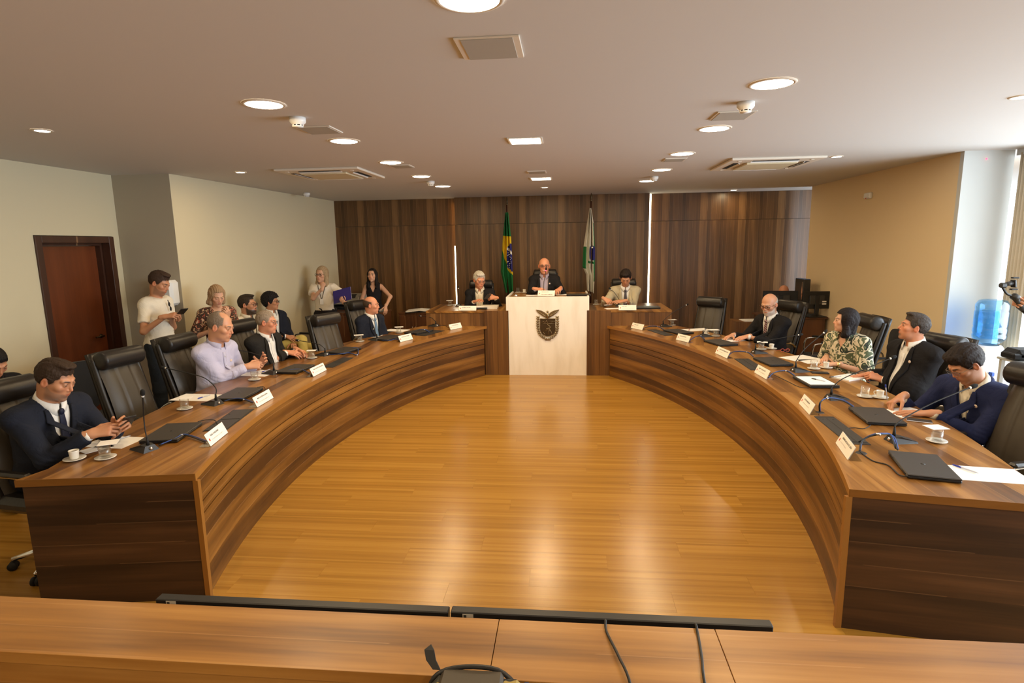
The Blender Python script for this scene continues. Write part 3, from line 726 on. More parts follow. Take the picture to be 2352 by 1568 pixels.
for k in range(22):
    v = 575 + rr.random() * 40; u = 1165 + rr.random() * 10; q = aty(u, v, 9.95); st.sph((q.x - X0, -.10, q.z), .006, 5, 4)
st.build('stars', FW, fb.children[-1])
# ------------------------------------------------------------------ chairs
def grid_surface(mb, fn, nu, nv, closed_back=None, mi=0):
    vs = [fn(i / nu, j / nv) for j in range(nv + 1) for i in range(nu + 1)]
    fs = [(j * (nu + 1) + i, j * (nu + 1) + i + 1, (j + 1) * (nu + 1) + i + 1, (j + 1) * (nu + 1) + i) for j in range(nv) for i in range(nu)]
    mb.add(vs, fs, None, mi, True)
def make_exec():
    """high-back black leather chair, faces +Y"""
    t = empty('executive_chair', (0, 0, 0), 0); KW = .86
    def back(u, v):    # front surface of the padded back
        z = .50 + .55 * v; wdt = .188 - .008 * v; x = (u * 2 - 1) * wdt
        y = -.20 - .16 * v - .05 * math.sin(math.pi * v) * 0 + .035 * (1 - abs(u * 2 - 1) ** 4)
        y -= .012 * math.exp(-((abs(x) - .070) / .008) ** 2)
        y += .02 * math.sin(v * 3.1) + .003 * math.sin(u * 26 + v * 4) * max(0, (v - .8) / .2)
        return (x, y, z)
    m = MB(); grid_surface(m, back, 28, 16)
    grid_surface(m, lambda u, v: (back(1 - u, v)[0], back(.02, v)[1] - .045, back(u, v)[2]), 4, 8)
    m.build('backrest_pad', M['leather2'], t)
    sh = MB()
    def shell(u, v):
        z = .44 + .72 * v; x = (u * 2 - 1) * (.195 - .008 * v); y = -.262 - .185 * v - .03 * (1 - (u * 2 - 1) ** 2); return (x, y, z)
    grid_surface(sh, lambda u, v: shell(1 - u, v), 10, 10)
    o = sh.build('back_shell', M['leather'], t); s = o.modifiers.new('thick', 'SOLIDIFY'); s.thickness = -.03; s.offset = 0
    for sx in (-1, 1):
        MB().tube(crom([(sx * .196, -.20, .47), (sx * .197, -.245, .62), (sx * .193, -.31, .82), (sx * .189, -.365, 1.02), (sx * .187, -.39, 1.12)], 4), [.022] * 17, 8).build('side_bolster', M['leather'], t)
    hr = MB(); prof = []
    for i in range(9):
        a = math.pi / 2 * i / 8; prof.append((max(.001, .075 * math.sin(a) ** .55), -.195 + .03 * (1 - math.cos(a))))
    prof = prof + [(r, -z) for r, z in prof[::-1]]
    hr.lathe(prof, (0, -.325, 1.11), 24, Matrix.Rotation(math.pi / 2, 3, 'Y')); hr.build('headrest', M['leather'], t)
    MB().box((0, .02, .455), (.46, .50, .10), bev=.035).build('seat', M['leather'], t)
    for sx in (-1, 1):
        a = MB(); a.tube(crom([(sx * .24, -.24, .60), (sx * .26, -.12, .665), (sx * .26, .14, .665), (sx * .26, .20, .62), (sx * .25, .14, .44)], 5), .013, 8)
        ar = a.build('arm_frame', M['chrome'], t)
        MB().box((sx * .26, .01, .685), (.055, .26, .03), bev=.012).build('arm_pad', M['leather'], ar)
    MB().lathe([(.05, .40), (.05, .37), (.028, .36), (.028, .12), (.04, .11), (.04, .06), (.001, .05)], (0, 0, 0), 14).build('gas_lift', M['chrome'], t)
    for k in range(5):
        a = math.radians(90 + 72 * k); c, s_ = math.cos(a), math.sin(a)
        lg_ = MB().tube([(.03 * c, .03 * s_, .095), (.16 * c, .16 * s_, .095), (.29 * c, .29 * s_, .07)], [.024, .02, .014], 8).build('base_leg', M['chrome'], t)
        q = MB(); 
        for e in (-1, 1): q.lathe([(.001, -.008), (.027, -.008), (.027, .008), (.001, .008)], (.29 * c - s_ * e * .014, .29 * s_ + c * e * .014, .027), 12, Matrix.Rotation(a, 3, 'Z') @ Matrix.Rotation(math.pi / 2, 3, 'X'))
        q.build('caster', M['rubber'], lg_)
    return t
EX = make_exec(); _exused = [False]
def exec_chair(x, y, a, lab, z=0):
    """a = world direction (radians) the chair faces"""
    if not _exused[0]:
        _exused[0] = True; EX.location = (x, y, z); EX.rotation_euler = (0, 0, a - math.pi / 2); tag(EX, lab, 'chair', 'high-back leather chairs'); return EX
    return dup(EX, (x, y, z), a - math.pi / 2, lab, 'high-back leather chairs', 'chair')
def make_visitor():
    t = empty('visitor_chair', (0, 0, 0), 0)
    poly = [(.22 * math.copysign(abs(math.cos(a)) ** .6, math.cos(a)), .235 * math.copysign(abs(math.sin(a)) ** .6, math.sin(a))) for a in [2 * math.pi * i / 28 for i in range(28)]]
    b = MB(); b.prism([(p[0], p[1] + .73) for p in poly], -.27, -.225, 0, 'Y'); fixn(b.build('backrest', M['fabric'], t))
    MB().box((0, .0, .445), (.46, .44, .06), bev=.025).build('seat', M['fabric'], t)
    for sx in (-1, 1):
        MB().tube(crom([(sx * .24, .20, .0), (sx * .24, .20, .40), (sx * .25, .19, .62), (sx * .25, .10, .665), (sx * .25, -.12, .665), (sx * .25, -.2, .62), (sx * .24, -.21, .4), (sx * .24, -.22, 0)], 4), .011, 8).build('side_frame', M['chrome'], t)
        MB().box((sx * .25, 0, .682), (.045, .22, .025), bev=.01).build('arm_pad', M['blackp'], t)
    MB().tube([(-.24, -.2, .40), (0, -.23, .5), (.24, -.2, .40)], .009, 8).build('crossbar', M['chrome'], t)
    return t
VC = make_visitor(); _vu = [False]
def visitor_chair(x, y, a, lab):
    if not _vu[0]:
        _vu[0] = True; VC.location = (x, y, 0); VC.rotation_euler = (0, 0, a - math.pi / 2); return tag(VC, lab, 'chair', 'black visitor chairs along the walls')
    return dup(VC, (x, y, 0), a - math.pi / 2, lab, 'black visitor chairs along the walls', 'chair')
def face(x, y, side):   # direction from a seat towards the court
    c = (4.51, 4.8) if side < 0 else (-4.98, 4.86); return math.atan2(c[1] - y, c[0] - x)
# ------------------------------------------------------------------ tabletop things
def mic(name_loc, head, lab, neck=None, red=False, foam=True, letters=False, yaw=0.0, on=.755, tall=False):
    """conference microphone: wedge base, gooseneck, foam head; name_loc = base centre, head = world point"""
    b = Vector(name_loc); t = empty('conference_microphone', b, yaw, lab, 'microphone', 'gooseneck conference microphones')
    Ri = rotz(-yaw)
    m = MB(); L_, Wd = .155, .10
    # low wedge: thick at the front (-x... where the neck stands), thin towards the speaker
    vs = [(-L_ / 2, -Wd / 2, 0), (-L_ / 2, Wd / 2, 0), (L_ / 2, Wd / 2 * .8, 0), (L_ / 2, -Wd / 2 * .8, 0),
          (-L_ / 2 + .012, -Wd * .28, .036), (-L_ / 2 + .012, Wd * .28, .036), (L_ / 2 - .004, Wd * .36, .010), (L_ / 2 - .004, -Wd * .36, .010), (-L_ / 2 + .055, -Wd * .34, .040), (-L_ / 2 + .055, Wd * .34, .040)]
    fs = [(0, 1, 2, 3), (0, 4, 5, 1), (1, 5, 9, 6, 2), (3, 7, 8, 4, 0), (4, 8, 9, 5), (8, 7, 6, 9), (2, 6, 7, 3)]
    m.add(vs, fs); fixn(m.build('base', M['darkg'], t))
    MB().sph((-L_ / 2 + .004, .0, .018), .011, 10, 6).build('socket', M['chrome'], t)
    MB().box((.0, 0, .0315), (.022, .03, .006), Matrix.Rotation(.28, 3, 'Y'), bev=.002).build('talk_button', M['blackp'], t)
    hd_ = Ri @ (Vector(head) - b); s = Vector((-L_ / 2 + .03, 0, .036))
    if neck is not None: nk = [Ri @ (Vector(q) - b) for q in neck]
    else:
        nk = [s + Vector((0, 0, (hd_.z - s.z) * .45 + .03)) + (hd_ - s) * .08]
    MB().tube([s, s + Vector((0, 0, .05))], [.011, .006], 8).build('neck_boot', M['rubber'], t)
    pts = crom([s + Vector((0, 0, .04))] + nk + [hd_], 8)
    MB().tube(pts, .0038, 8).build('gooseneck', M['cblack'], t)
    d = (pts[-1] - pts[-3]).normalized(); q = d.to_track_quat('Z', 'Y').to_matrix()
    MB().lathe([(.0075, -.006), (.0085, 0), (.0075, .006)], hd_, 12, q).build('ring', M['redled'] if red else M['white'], t)
    prof = [(.005, 0), (.0125, .006), (.014, .02), (.013, .034), (.008, .043), (.001, .046)]
    MB().lathe([(.005, -.004)] + prof[:1] + [(r * .85, z * .8) for r, z in prof[1:]] if not foam else prof, hd_ + d * .004, 12, q).build('capsule', M['foam'], t)
    if letters: text_mesh('AKG', .016, 'lettering', M['white'], t, Vector((-.03, -.036, .031)), Matrix.Rotation(-1.2, 3, 'X') @ Matrix.Rotation(math.pi, 3, 'Z') @ Matrix.Rotation(math.pi, 3, 'Z'), bold=True)
    return t
def saucer(t, r=.058):
    MB().lathe([(.001, .001), (.03, .001), (.034, .004), (r, .011), (r, .0135), (.033, .007), (.001, .005)], n=28).build('saucer', M['porc'], t)
def glass(loc, lab, card=None, fill=.6, yaw=0):
    t = empty('water_glass', loc, yaw, lab, 'glass', 'water glasses on saucers')
    MB().lathe([(.001, .001), (.03, .001), (.034, .004), (.056, .011), (.056, .0135), (.033, .007), (.001, .005)], n=28).build('saucer', M['porc'], t)
    h = .078; r = .032
    MB().lathe([(.001, .008), (r - .004, .008), (r - .001, .011), (r + .001, h + .008), (r - .001, h + .008), (r - .003, .02), (.001, .018)], n=28).build('tumbler', M['glass'], t)
    z1 = .018 + (h - .01) * fill
    MB().lathe([(.001, .019), (r - .0045, .0195), (r - .0035, z1), (.001, z1)], n=28).build('water', M['waterm'], t)
    if card:
        MB().box((0, 0, 0), (card[0], card[1], .0018)).build('cover_card', M['paper'], t, (card[2], card[3], h + .0095), (0, 0, card[4]))
    return t
M['waterm'] = glassmat('still_water', (.97, .975, .96), .04)
def cup(loc, lab, yaw=0):
    t = empty('coffee_cup', loc, yaw, lab, 'cup', 'small coffee cups on saucers')
    saucer(t)
    MB().lathe([(.001, .008), (.019, .008), (.022, .012), (.0265, .055), (.0275, .060), (.0255, .060), (.0235, .052), (.019, .014), (.001, .013)], n=24).build('cup_body', M['porc'], t)
    MB().tube([(.025 + .0, 0, .048), (.036, 0, .052), (.044, 0, .042), (.040, 0, .028), (.0235, 0, .024)], .0036, 6).build('handle', M['porc'], t)
    MB().lathe([(.0245, .050), (.001, .050)], n=20).build('coffee', M['coffee'], t)
    return t
M['coffee'] = flat('coffee', (.03, .012, .005), .2)
def laptop(loc, yaw, lab, z=.755):
    t = empty('laptop', (loc[0], loc[1], z), yaw, lab, 'laptop', 'closed dark laptops')
    MB().box((0, 0, .010), (.235, .365, .014), bev=.004).build('base', M['blackp'], t)
    MB().box((0, 0, .0215), (.237, .367, .008), bev=.0035).build('lid', M['lap'], t)
    MB().lathe([(.001, .0), (.012, 0), (.001, .0006)], (0, 0, .0256), 16).build('logo', M['darkg'], t)
    for sy in (-1, 1): MB().tube([(.112, sy * .12 - .03, .014), (.112, sy * .12 + .03, .014)], .006, 8).build('hinge', M['blackp'], t)
    return t
def sheet(c, yaw, size, lab, z=.755, th=.0012, name='paper_sheet', mat=None, cat='paper', grp='white paper sheets'):
    o = MB().box((0, 0, th / 2), (size[0], size[1], th)).build(name, mat or M['paper'], None, (c[0], c[1], z), (0, 0, yaw))
    return tag(o, lab, cat, grp)
def pen(c, yaw, lab, z=.7575, col=None, name='pen', tilt=0):
    t = empty(name, (c[0], c[1], z + .004), yaw, lab, 'pen', 'ballpoint pens'); R = Matrix.Rotation(math.pi / 2, 3, 'Y')
    MB().lathe([(.001, -.055), (.004, -.05), (.004, .05), (.0005, .066)], (0, 0, 0), 8, R).build('barrel', M['penc'], t)
    MB().lathe([(.001, .02), (.0048, .021), (.0044, .062), (.001, .067)], (-.0, 0, 0), 8, Matrix.Rotation(-math.pi / 2, 3, 'Y')).build('cap', col or M['penb'], t)
    return t
def plate(p0, p1, lines, lab, z=.755, h=.075, back=.06, tilt=.42, crest=True, w=None):
    """folded acrylic stand with a printed card; p0 -> p1 is the lower edge of the card read left to right"""
    a = Vector(p0); b = Vector(p1); d = b - a; L_ = d.length if w is None else w; yaw = math.atan2(d.y, d.x); c = (a + b) / 2
    t = empty('name_plate', (c.x, c.y, z), yaw, lab, 'name plate', 'printed name plates in acrylic stands')
    # local: x along the text, reader stands at -y
    R = Matrix.Rotation(-tilt, 3, 'X')
    def P(x, y, zz): return R @ Vector((x, y, zz))
    hh = h / math.cos(tilt) * 1.0
    m = MB(); m.box((0, .0005, hh / 2), (L_ + .008, .002, hh + .004)); 
    m.v = [tuple(R @ Vector(v)) for v in m.v]; m.box((0, back / 2 + .01, .002), (L_ + .008, back, .002)); 
    fixn(m.build('acrylic_stand', M['acryl'], t))
    k = MB(); k.box((0, -.002, hh / 2 + .001), (L_, .0015, hh * .96)); k.v = [tuple(R @ Vector(v)) for v in k.v]; card = fixn(k.build('card', M['paper2'], t))
    TR = R @ Matrix.Rotation(math.pi / 2, 3, 'X')
    x0 = -L_ * .30
    if crest:
        c_ = MB(); c_.prism([(.008 * math.cos(q) - L_ * .40, .010 * math.sin(q) + hh * .46) for q in [i * math.pi / 4 for i in range(8)]], -.0036, -.0028, 0, 'Y'); c_.v = [tuple(R @ Vector(v)) for v in c_.v]
        fixn(c_.build('printed_crest', M['red'], card))
    for i, (txt, sz, zz, wf, mt) in enumerate(lines):
        text_mesh(txt, sz, 'lettering', M[mt], card, P(x0, -.0036, hh * zz), TR, wid=L_ * wf, bold=(mt == 'ink'))
    return t
def bundle(pts, lab, blue=True, z=.755, r=.0042):
    """cable loom: one black and one blue lead held together"""
    t = empty('cable_bundle', pts[0], 0, lab, 'cable', 'cable bundles on the benches'); P = [Vector(p) - Vector(pts[0]) for p in pts]
    MB().tube(crom(P, 6), r, 6).build('black_lead', M['cblack'], t)
    if blue:
        off = Vector((.006, .006, .004)); MB().tube(crom([p + off for p in P], 6), r * .7, 6).build('blue_lead', M['cblue'], t)
        MB().tube(crom([p + Vector((-.006, -.003, .002)) for p in P], 6), r * .6, 6).build('grey_lead', M['cblack'], t)
        q = P[len(P) // 2]; MB().sph(q, .009, 8, 6).build('cable_tie', M['chrome'], t)
    return t
def D_(u, v, z=.755): return at(u, v, z)
tan = lambda x, y, s: face(x, y, s)
# --- name plates (texts as far as they can be read)
NP = [((484, 1026), (523.5, 994), [('TIAGO CAVALCANTI', .016, .68, .46, 'ink'), ('Ministério Público do Trabalho', .009, .36, .58, 'inkg')], 'name plate nearest the left end of the left bench'),
      ((591, 936), (628, 914), [('MARCOS JOSÉ MELLO DAVIN', .015, .70, .60, 'ink'), ('Associação dos Magistrados', .009, .36, .62, 'inkg')], 'second name plate of the left bench, right of the dark cable hatch'),
      ((720, 865.5), (750, 850), [('MARCELO ANTONIO TRECENTTI JUNIOR', .014, .72, .70, 'ink'), ('Associação Comercial', .009, .36, .64, 'inkg')], 'name plate before the grey-haired man in the dark suit'),
      ((919.6, 786), (948.5, 779), [('HENRIQUE PETTERSEN', .015, .70, .62, 'ink'), ('Federação das Indústrias', .009, .36, .6, 'inkg')], 'shiny name plate before the bald man in navy suit'),
      ((1035, 758), (1061.6, 752.5), [('VITOR HUGO DALLA', .015, .70, .56, 'ink'), ('Procuradoria Regional', .009, .36, .5, 'inkg')], 'name plate at the far end of the left bench'),
      ((1449, 753), (1475, 758.5), [('LUIZ ALVES', .015, .70, .34, 'ink'), ('Câmara Municipal', .009, .36, .46, 'inkg')], 'name plate at the far end of the right bench'),
      ((1552.6, 780), (1581, 787), [('PAULO CÉSAR MORAES', .015, .70, .50, 'ink'), ('Secretaria de Estado', .009, .36, .6, 'inkg')], 'name plate left of the seat with the grey laptop beside the bearded man'),
      ((1642.6, 811), (1669.7, 823.5), [('LUIS GUSTAVO AMADEO FILHO', .015, .72, .70, 'ink'), ('Procurador', .009, .42, .36, 'inkg')], 'name plate before the bald bearded man on the right bench'),
      ((1732.6, 855.5), (1759.7, 871.5), [('JEFF SCHLAURI', .015, .70, .52, 'ink'), ('Tribunal Regional', .009, .40, .56, 'inkg')], 'name plate before the woman in the patterned blouse'),
      ((1835, 927), (1859, 953), [('CATIA REGINA', .015, .70, .48, 'ink'), ('Sindicato dos Servidores', .009, .40, .56, 'inkg')], 'name plate before the man with the goatee'),
      ((1919.5, 1018), (1947, 1057), [('HERNEI NICOLAU ST. LEÃO', .015, .72, .68, 'ink'), ('Secretário Municipal', .009, .42, .42, 'inkg')], 'largest name plate, before the young man writing on the right bench')]
for (a, b, ln, lab) in NP:
    plate(D_(*a), D_(*b), ln, lab, h=.078)
plate(D_(1053.5, 713.2, .985), D_(1093.7, 713.2, .985), [('ROBERTO ESTEVE', .016, .66, .46, 'ink'), ('Procurador do Trabalho', .008, .30, .62, 'inkg')], 'name plate on the left head desk', z=.985, h=.07)
plate(D_(1421, 712.6, .985), D_(1461.6, 712.6, .985), [('NEY LEAL', .014, .70, .26, 'ink'), ('Deputado Estadual', .008, .30, .66, 'inkg')], 'name plate on the right head desk', z=.985, h=.075)
plate(D_(1234.7, 680, 1.175), D_(1273.8, 680.4, 1.175), [('PRESIDENTE', .016, .72, .42, 'red'), ('LUIZ CLAUDIO ROMANELLI', .016, .30, .68, 'ink')], 'name plate reading PRESIDENTE on the marble block', z=1.175, h=.085)
# --- laptops
LAP = [((395, 990), -1, 'closed laptop nearest the left end of the left bench'), ((550, 902), -1, 'closed laptop on the left bench beside the long paper sheet'), ((678, 845), -1, 'closed laptop between the lavender shirt man and the next microphone'),
       ((790, 803), -1, 'closed laptop on the left bench in front of an empty chair'), ((893, 774), -1, 'closed laptop before the bald man in navy suit'), ((962, 760), -1, 'closed laptop with cable arch near the far left bench end'),
       ((1558, 760), 1, 'closed laptop near the far end of the right bench'), ((1655, 785), 1, 'closed laptop before the bald bearded man'), ((1775, 828), 1, 'closed laptop left of the white papers before the woman'),
       ((1873, 874), 1, 'closed laptop with a white sheet and a pen on its lid'), ((2013, 952), 1, 'closed laptop before the young man writing'), ((2120, 1066), 1, 'largest closed laptop at the near end of the right bench')]
lap_o = []
for (p, s, lab) in LAP:
    q = D_(p[0], p[1], .778); lap_o.append(laptop(q, tan(q.x, q.y, s), lab))
q = D_(1330, 681, 1.2); t = laptop((q.x, 8.85), math.pi / 2, 'closed laptop lying on the marble block top', z=1.175)
q = D_(1483, 703, 1.0); laptop((q.x, 8.80), math.pi / 2, 'closed laptop on the right head desk', z=.985)
q = D_(1108, 700, 1.0); laptop((q.x - .04, 8.86), math.pi / 2, 'closed laptop under papers on the left head desk', z=.985)
# --- hatches
def hatch(quad, lab, z=.755):
    P = [at(u, v, z) for u, v in quad]; c = sum(P, Vector()) / 4
    # fit a rectangle to the four corners
    e1 = ((P[1] - P[0]) + (P[2] - P[3])) / 2; e2 = ((P[3] - P[0]) + (P[2] - P[1])) / 2
    yaw = math.atan2(e1.y, e1.x)
    t = empty('cable_hatch', (c.x, c.y, z), yaw, lab, 'cable hatch', 'black cable hatches in the benches')
    MB().box((0, 0, .0015), (e1.length, e2.length, .003), bev=.001).build('frame', M['hatch'], t)
    for sx in (-1, 1):
        MB().box((sx * e1.length * .245, 0, .0042), (e1.length * .47, e2.length * .86, .0025), bev=.001).build('flap', M['darkg'], t)
    for sx in (-1, 1): MB().lathe([(.001, .0058), (.007, .0058), (.008, .003)], (sx * e1.length * .25, e2.length * .36, 0), 10).build('finger_hole', M['rubber'], t)
hatch([(461, 994), (537, 941), (584, 940), (523, 986)], 'large black hatch between the first two name plates on the left bench')
hatch([(742, 842), (788, 821), (812, 821.6), (760, 846)], 'black hatch before the empty chair on the left bench')
hatch([(953, 770), (996, 758), (1024, 759.4), (975, 771.7)], 'black hatch at the far end of the left bench')
hatch([(1483, 757), (1503, 756.8), (1555, 769.4), (1529, 771.6)], 'black hatch at the far end of the right bench')
hatch([(1678, 824), (1715, 823.6), (1767, 850.7), (1733, 850)], 'black hatch in the middle of the right bench')
hatch([(1871.6, 955.8), (1925, 958), (1989, 1021), (1945, 1020.5)], 'large black hatch on the right bench before the near laptops')
# --- microphones: (base px, head px, head plane offset, neck px list, label)
def micp(base, head, dy, lab, necks=(), z=.755, yaw=0, **k):
    b = at(base[0], base[1], z); h = aty(head[0], head[1], b.y + dy)
    nk = [aty(u, v, b.y + dy * f) for (u, v, f) in necks]
    return mic(b, h, lab, nk or None, yaw=yaw, **k)
lp = math.pi
micp((330, 1032), (328, 909), -.05, 'microphone standing upright before the man with the phone', [(333, 985, 0), (330, 955, -.0)], yaw=math.radians(160), letters=True)
micp((487, 928), (381, 845), .12, 'microphone with long arched neck before the first empty left chair', [(495, 890, .05), (470, 868, .3), (430, 856, .6)], yaw=math.radians(165))
micp((621, 858), (517, 803), .1, 'microphone reaching over the lavender shirt', [(624, 828, 0), (600, 817, .3), (560, 806, .6)], yaw=math.radians(165))
micp((740, 816), (687, 782), .08, 'microphone before the yellow trousers of the seated man', [(736, 792, 0), (722, 788, .4)], yaw=math.radians(160))
micp((860, 781), (858, 756), .12, 'short microphone before the bald man in navy suit', [(864, 768, .2)], yaw=math.radians(155), foam=False)
micp((996, 749), (967, 725.5), .06, 'bent microphone at the far end of the left bench', [(997, 735, 0), (990, 729, .3)], yaw=math.radians(150), foam=False)
micp((1054, 703), (1052.9, 662), .0, 'straight tall microphone on the left head desk', [(1053.5, 685, 0)], z=.985, yaw=math.pi / 2, foam=False)
micp((1249, 678.5), (1253.7, 621), -.06, 'microphone with glowing red ring before the president', [(1249.5, 648, .4)], z=1.175, yaw=math.pi / 2, red=True)
micp((1420, 703), (1403.5, 665), .1, 'microphone on the right head desk before the man in beige', [(1423, 690, .2), (1413, 674, .6)], z=.985, yaw=math.pi / 2)
micp((1530, 750), (1576, 700.5), .12, 'slanting microphone at the far end of the right bench', [(1524, 736, 0), (1545, 718, .5)], yaw=math.radians(20), foam=False)
micp((1622, 773), (1620, 756), .12, 'short microphone left of the cup before the bearded man', [(1617, 763, .2)], yaw=math.radians(20), foam=False)
micp((1744, 811), (1834, 769), .0, 'microphone bent low toward the bearded man', [(1736, 790, 0), (1752, 784, 0), (1795, 776, 0)], yaw=math.radians(15))
micp((1838, 853), (1892, 764), .05, 'slanting microphone before the woman in the patterned blouse', [(1829, 828, 0), (1850, 800, .5)], yaw=math.radians(10), foam=False)
micp((1922, 916), (2045, 823), .06, 'microphone slanting across the dark suit of the man with the goatee', [(1913, 888, 0), (1935, 870, .2), (1985, 848, .6)], yaw=math.radians(8))
micp((2070, 1014), (2228, 890), .10, 'large microphone slanting across the navy suit of the writing man', [(2058, 975, 0), (2085, 955, .2), (2150, 922, .6)], yaw=math.radians(5))
# --- glasses, cups
G = [((243, 1053), 'water glass under a card beside the nearest cup on the left bench', (.10, .10, .0, .035, .5)), ((425, 940), 'water glass under the corner of a sheet on the left bench', (.09, .07, 0, .02, .3)), ((585, 873), 'uncovered water glass before the lavender shirt man', None),
     ((717, 823), 'water glass under a white card beside the hands of the grey-haired man', (.10, .08, -.01, .02, .2)), ((827, 785), 'water glass under a card before the nearer empty seat of the left bench', (.12, .09, -.02, .02, .4)),
     ((916.5, 765), 'water glass under a card before the bald man in navy', (.12, .09, 0, .01, .3)), ((1543.4, 747.5), 'water glass under a card at the far end of the right bench', (.12, .10, 0, .0, .2)),
     ((1643.4, 772.7), 'water glass under a card beside a cup before the bearded man', (.12, .10, -.02, .01, .1)), ((1748, 803), 'water glass under a card left of the cup in front of the bearded man', (.11, .09, .01, 0, -.3)),
     ((1869, 848), 'water glass beside a cup before the woman', None), ((1985.8, 912), 'open water glass before the man with the goatee', None), ((2151, 1015), 'largest water glass, under a white card at the near right bench end', (.105, .09, .0, .02, .15))]
for (p, lab, c) in G:
    q = D_(*p); glass(q, lab, c, yaw=0, fill=.62)
glass(D_(1033.5, 702, .985), 'water glass under a card on the left head desk', (.11, .10, 0, 0, .1)); glass(D_(1189.6, 672.5, 1.175), 'water glass on the marble block'); glass(D_(1369.6, 700, .985), 'half-full water glass on the right head desk', fill=.35)
for (p, lab, yw) in (((172, 1056), 'white coffee cup at the near end of the left bench', 2.6), ((694, 820), 'white coffee cup under the hands of the grey-haired man', 1.), ((1620, 769.5), 'white coffee cup beside the card covered glass before the bearded man', .4), ((1772, 801.5), 'white coffee cup right of a card covered glass', 1.9), ((1897, 845.5), 'white coffee cup near the wrist of the woman', 1.2), ((2020.7, 914), 'white coffee cup beside the writing hand', 2.4)):
    cup(D_(*p), lab, yw)
cup(D_(1204.5, 672.5, 1.175), 'white coffee cup on the marble block', 1.5)
q = D_(1185, 680, 1.175); t = empty('desk_bell', q, 0, 'small shiny bell on the marble block', 'bell'); MB().lathe([(.03, .0), (.032, .004), (.028, .018), (.016, .028), (.001, .032)], n=18).build('dome', M['chrome'], t); MB().lathe([(.004, .03), (.004, .038), (.001, .04)], n=8).build('button', M['chrome'], t)
# --- papers, pads, pens, phones
sheet(D_(262, 1015), 1.5, (.21, .30), 'white sheet with a pen before the man with the phone'); pen(D_(277, 1009), 1.2, 'blue pen on the sheet before the man with the phone')
q = D_(222, 1030); sheet(q, 1.1, (.16, .10), 'folded white sheet under the elbow of the man with the phone')
q = D_(451, 912.5); sheet(q, 1.53, (.21, .34), 'long white sheet with a blue pen before the first empty left chair'); pen(D_(470, 912), 1.3, 'blue pen on the long sheet of the left bench')
q = D_(592, 858); sheet(q, 1.45, (.21, .30), 'white sheet under a notepad before the lavender shirt man'); q2 = D_(590, 852, .76); sheet(q2, 1.25, (.10, .15), 'open notepad before the lavender shirt man', z=.7565, th=.008, name='notepad', cat='notepad', grp='notepads'); pen(D_(612, 852), 1.4, 'blue pen beside the open notepad')
sheet(D_(848, 771), 1.35, (.21, .32), 'white sheet before the bald man in navy'); pen(D_(866, 769), 1.2, 'blue pen on the sheet before the bald man'); sheet(D_(911, 758.5), 1.3, (.21, .34), 'white sheet beside the card covered glass at the far left bench')
sheet(D_(1600, 757), 1.9, (.21, .36), 'white sheet before the empty chair at the far right'); pen(D_(1583, 757.5), 1.3, 'red pen on the sheet before the empty chair', col=M['red'])
sheet(D_(1677, 781), 1.9, (.21, .30), 'white sheet under the hands of the bearded man'); sheet(D_(1836, 822), 2.0, (.23, .33), 'white sheets left of the woman in the patterned blouse'); sheet(D_(1872, 829.5), 1.75, (.2, .28), 'white sheet touching the arm of the woman')
q = D_(1873, 873.5, .781); sheet(q, tan(q.x, q.y, 1), (.21, .30), 'white sheet lying on a closed laptop', z=.7812); pen(D_(1880, 873, .783), -1.0, 'dark pen on the sheet on the laptop', z=.783, col=M['blackp'])
q = D_(1950, 868); nb = sheet(q, 2.1, (.17, .24), 'spiral notebook beside the hand of the man with the goatee', name='notebook', th=.012, cat='notebook', grp=None); pen(D_(1919, 866, .767), .35, 'silver pen on the spiral notebook', z=.7685, col=M['darkg'])
sheet(D_(2078, 946), 1.95, (.19, .28), 'white sheet under the writing hand'); sheet(D_(2262, 1089), 1.42, (.21, .36), 'large white sheet at the near right bench end'); pen(D_(2217, 1079), -1.15, 'blue pen on the large sheet at the right')
def phone(loc, yaw, lab, z=.755, silver=True):
    t = empty('mobile_phone', (loc[0], loc[1], z), yaw, lab, 'phone', 'phones lying on the bench'); MB().box((0, 0, .004), (.072, .148, .008), bev=.003).build('body', M['chrome'] if silver else M['blackp'], t); MB().box((0, 0, .0084), (.066, .14, .0008)).build('display', M['hatch'], t)
phone(D_(2111, 967), 1.15, 'silver-edged phone beside the young man writing'); phone(D_(1883, 856.5), 1.4, 'black phone on the bench before the woman', silver=False)
q = D_(1803, 808); t = empty('red_glasses', q, .2, 'red spectacles lying on the right bench', 'glasses')
for sx in (-1, 1): MB().tube([(sx * .03 + .022 * math.cos(a), -.0, .02 + .016 * math.sin(a)) for a in [i * math.pi / 6 for i in range(12)]], .0022, 6, closed=True).build('rim', M['red'], t); MB().tube([(sx * .054, 0, .022), (sx * .056, .06, .01), (sx * .05, .11, .003)], .002, 6).build('temple', M['red'], t)
MB().tube([(-.01, 0, .022), (.01, 0, .022)], .002, 6).build('bridge', M['red'], t)
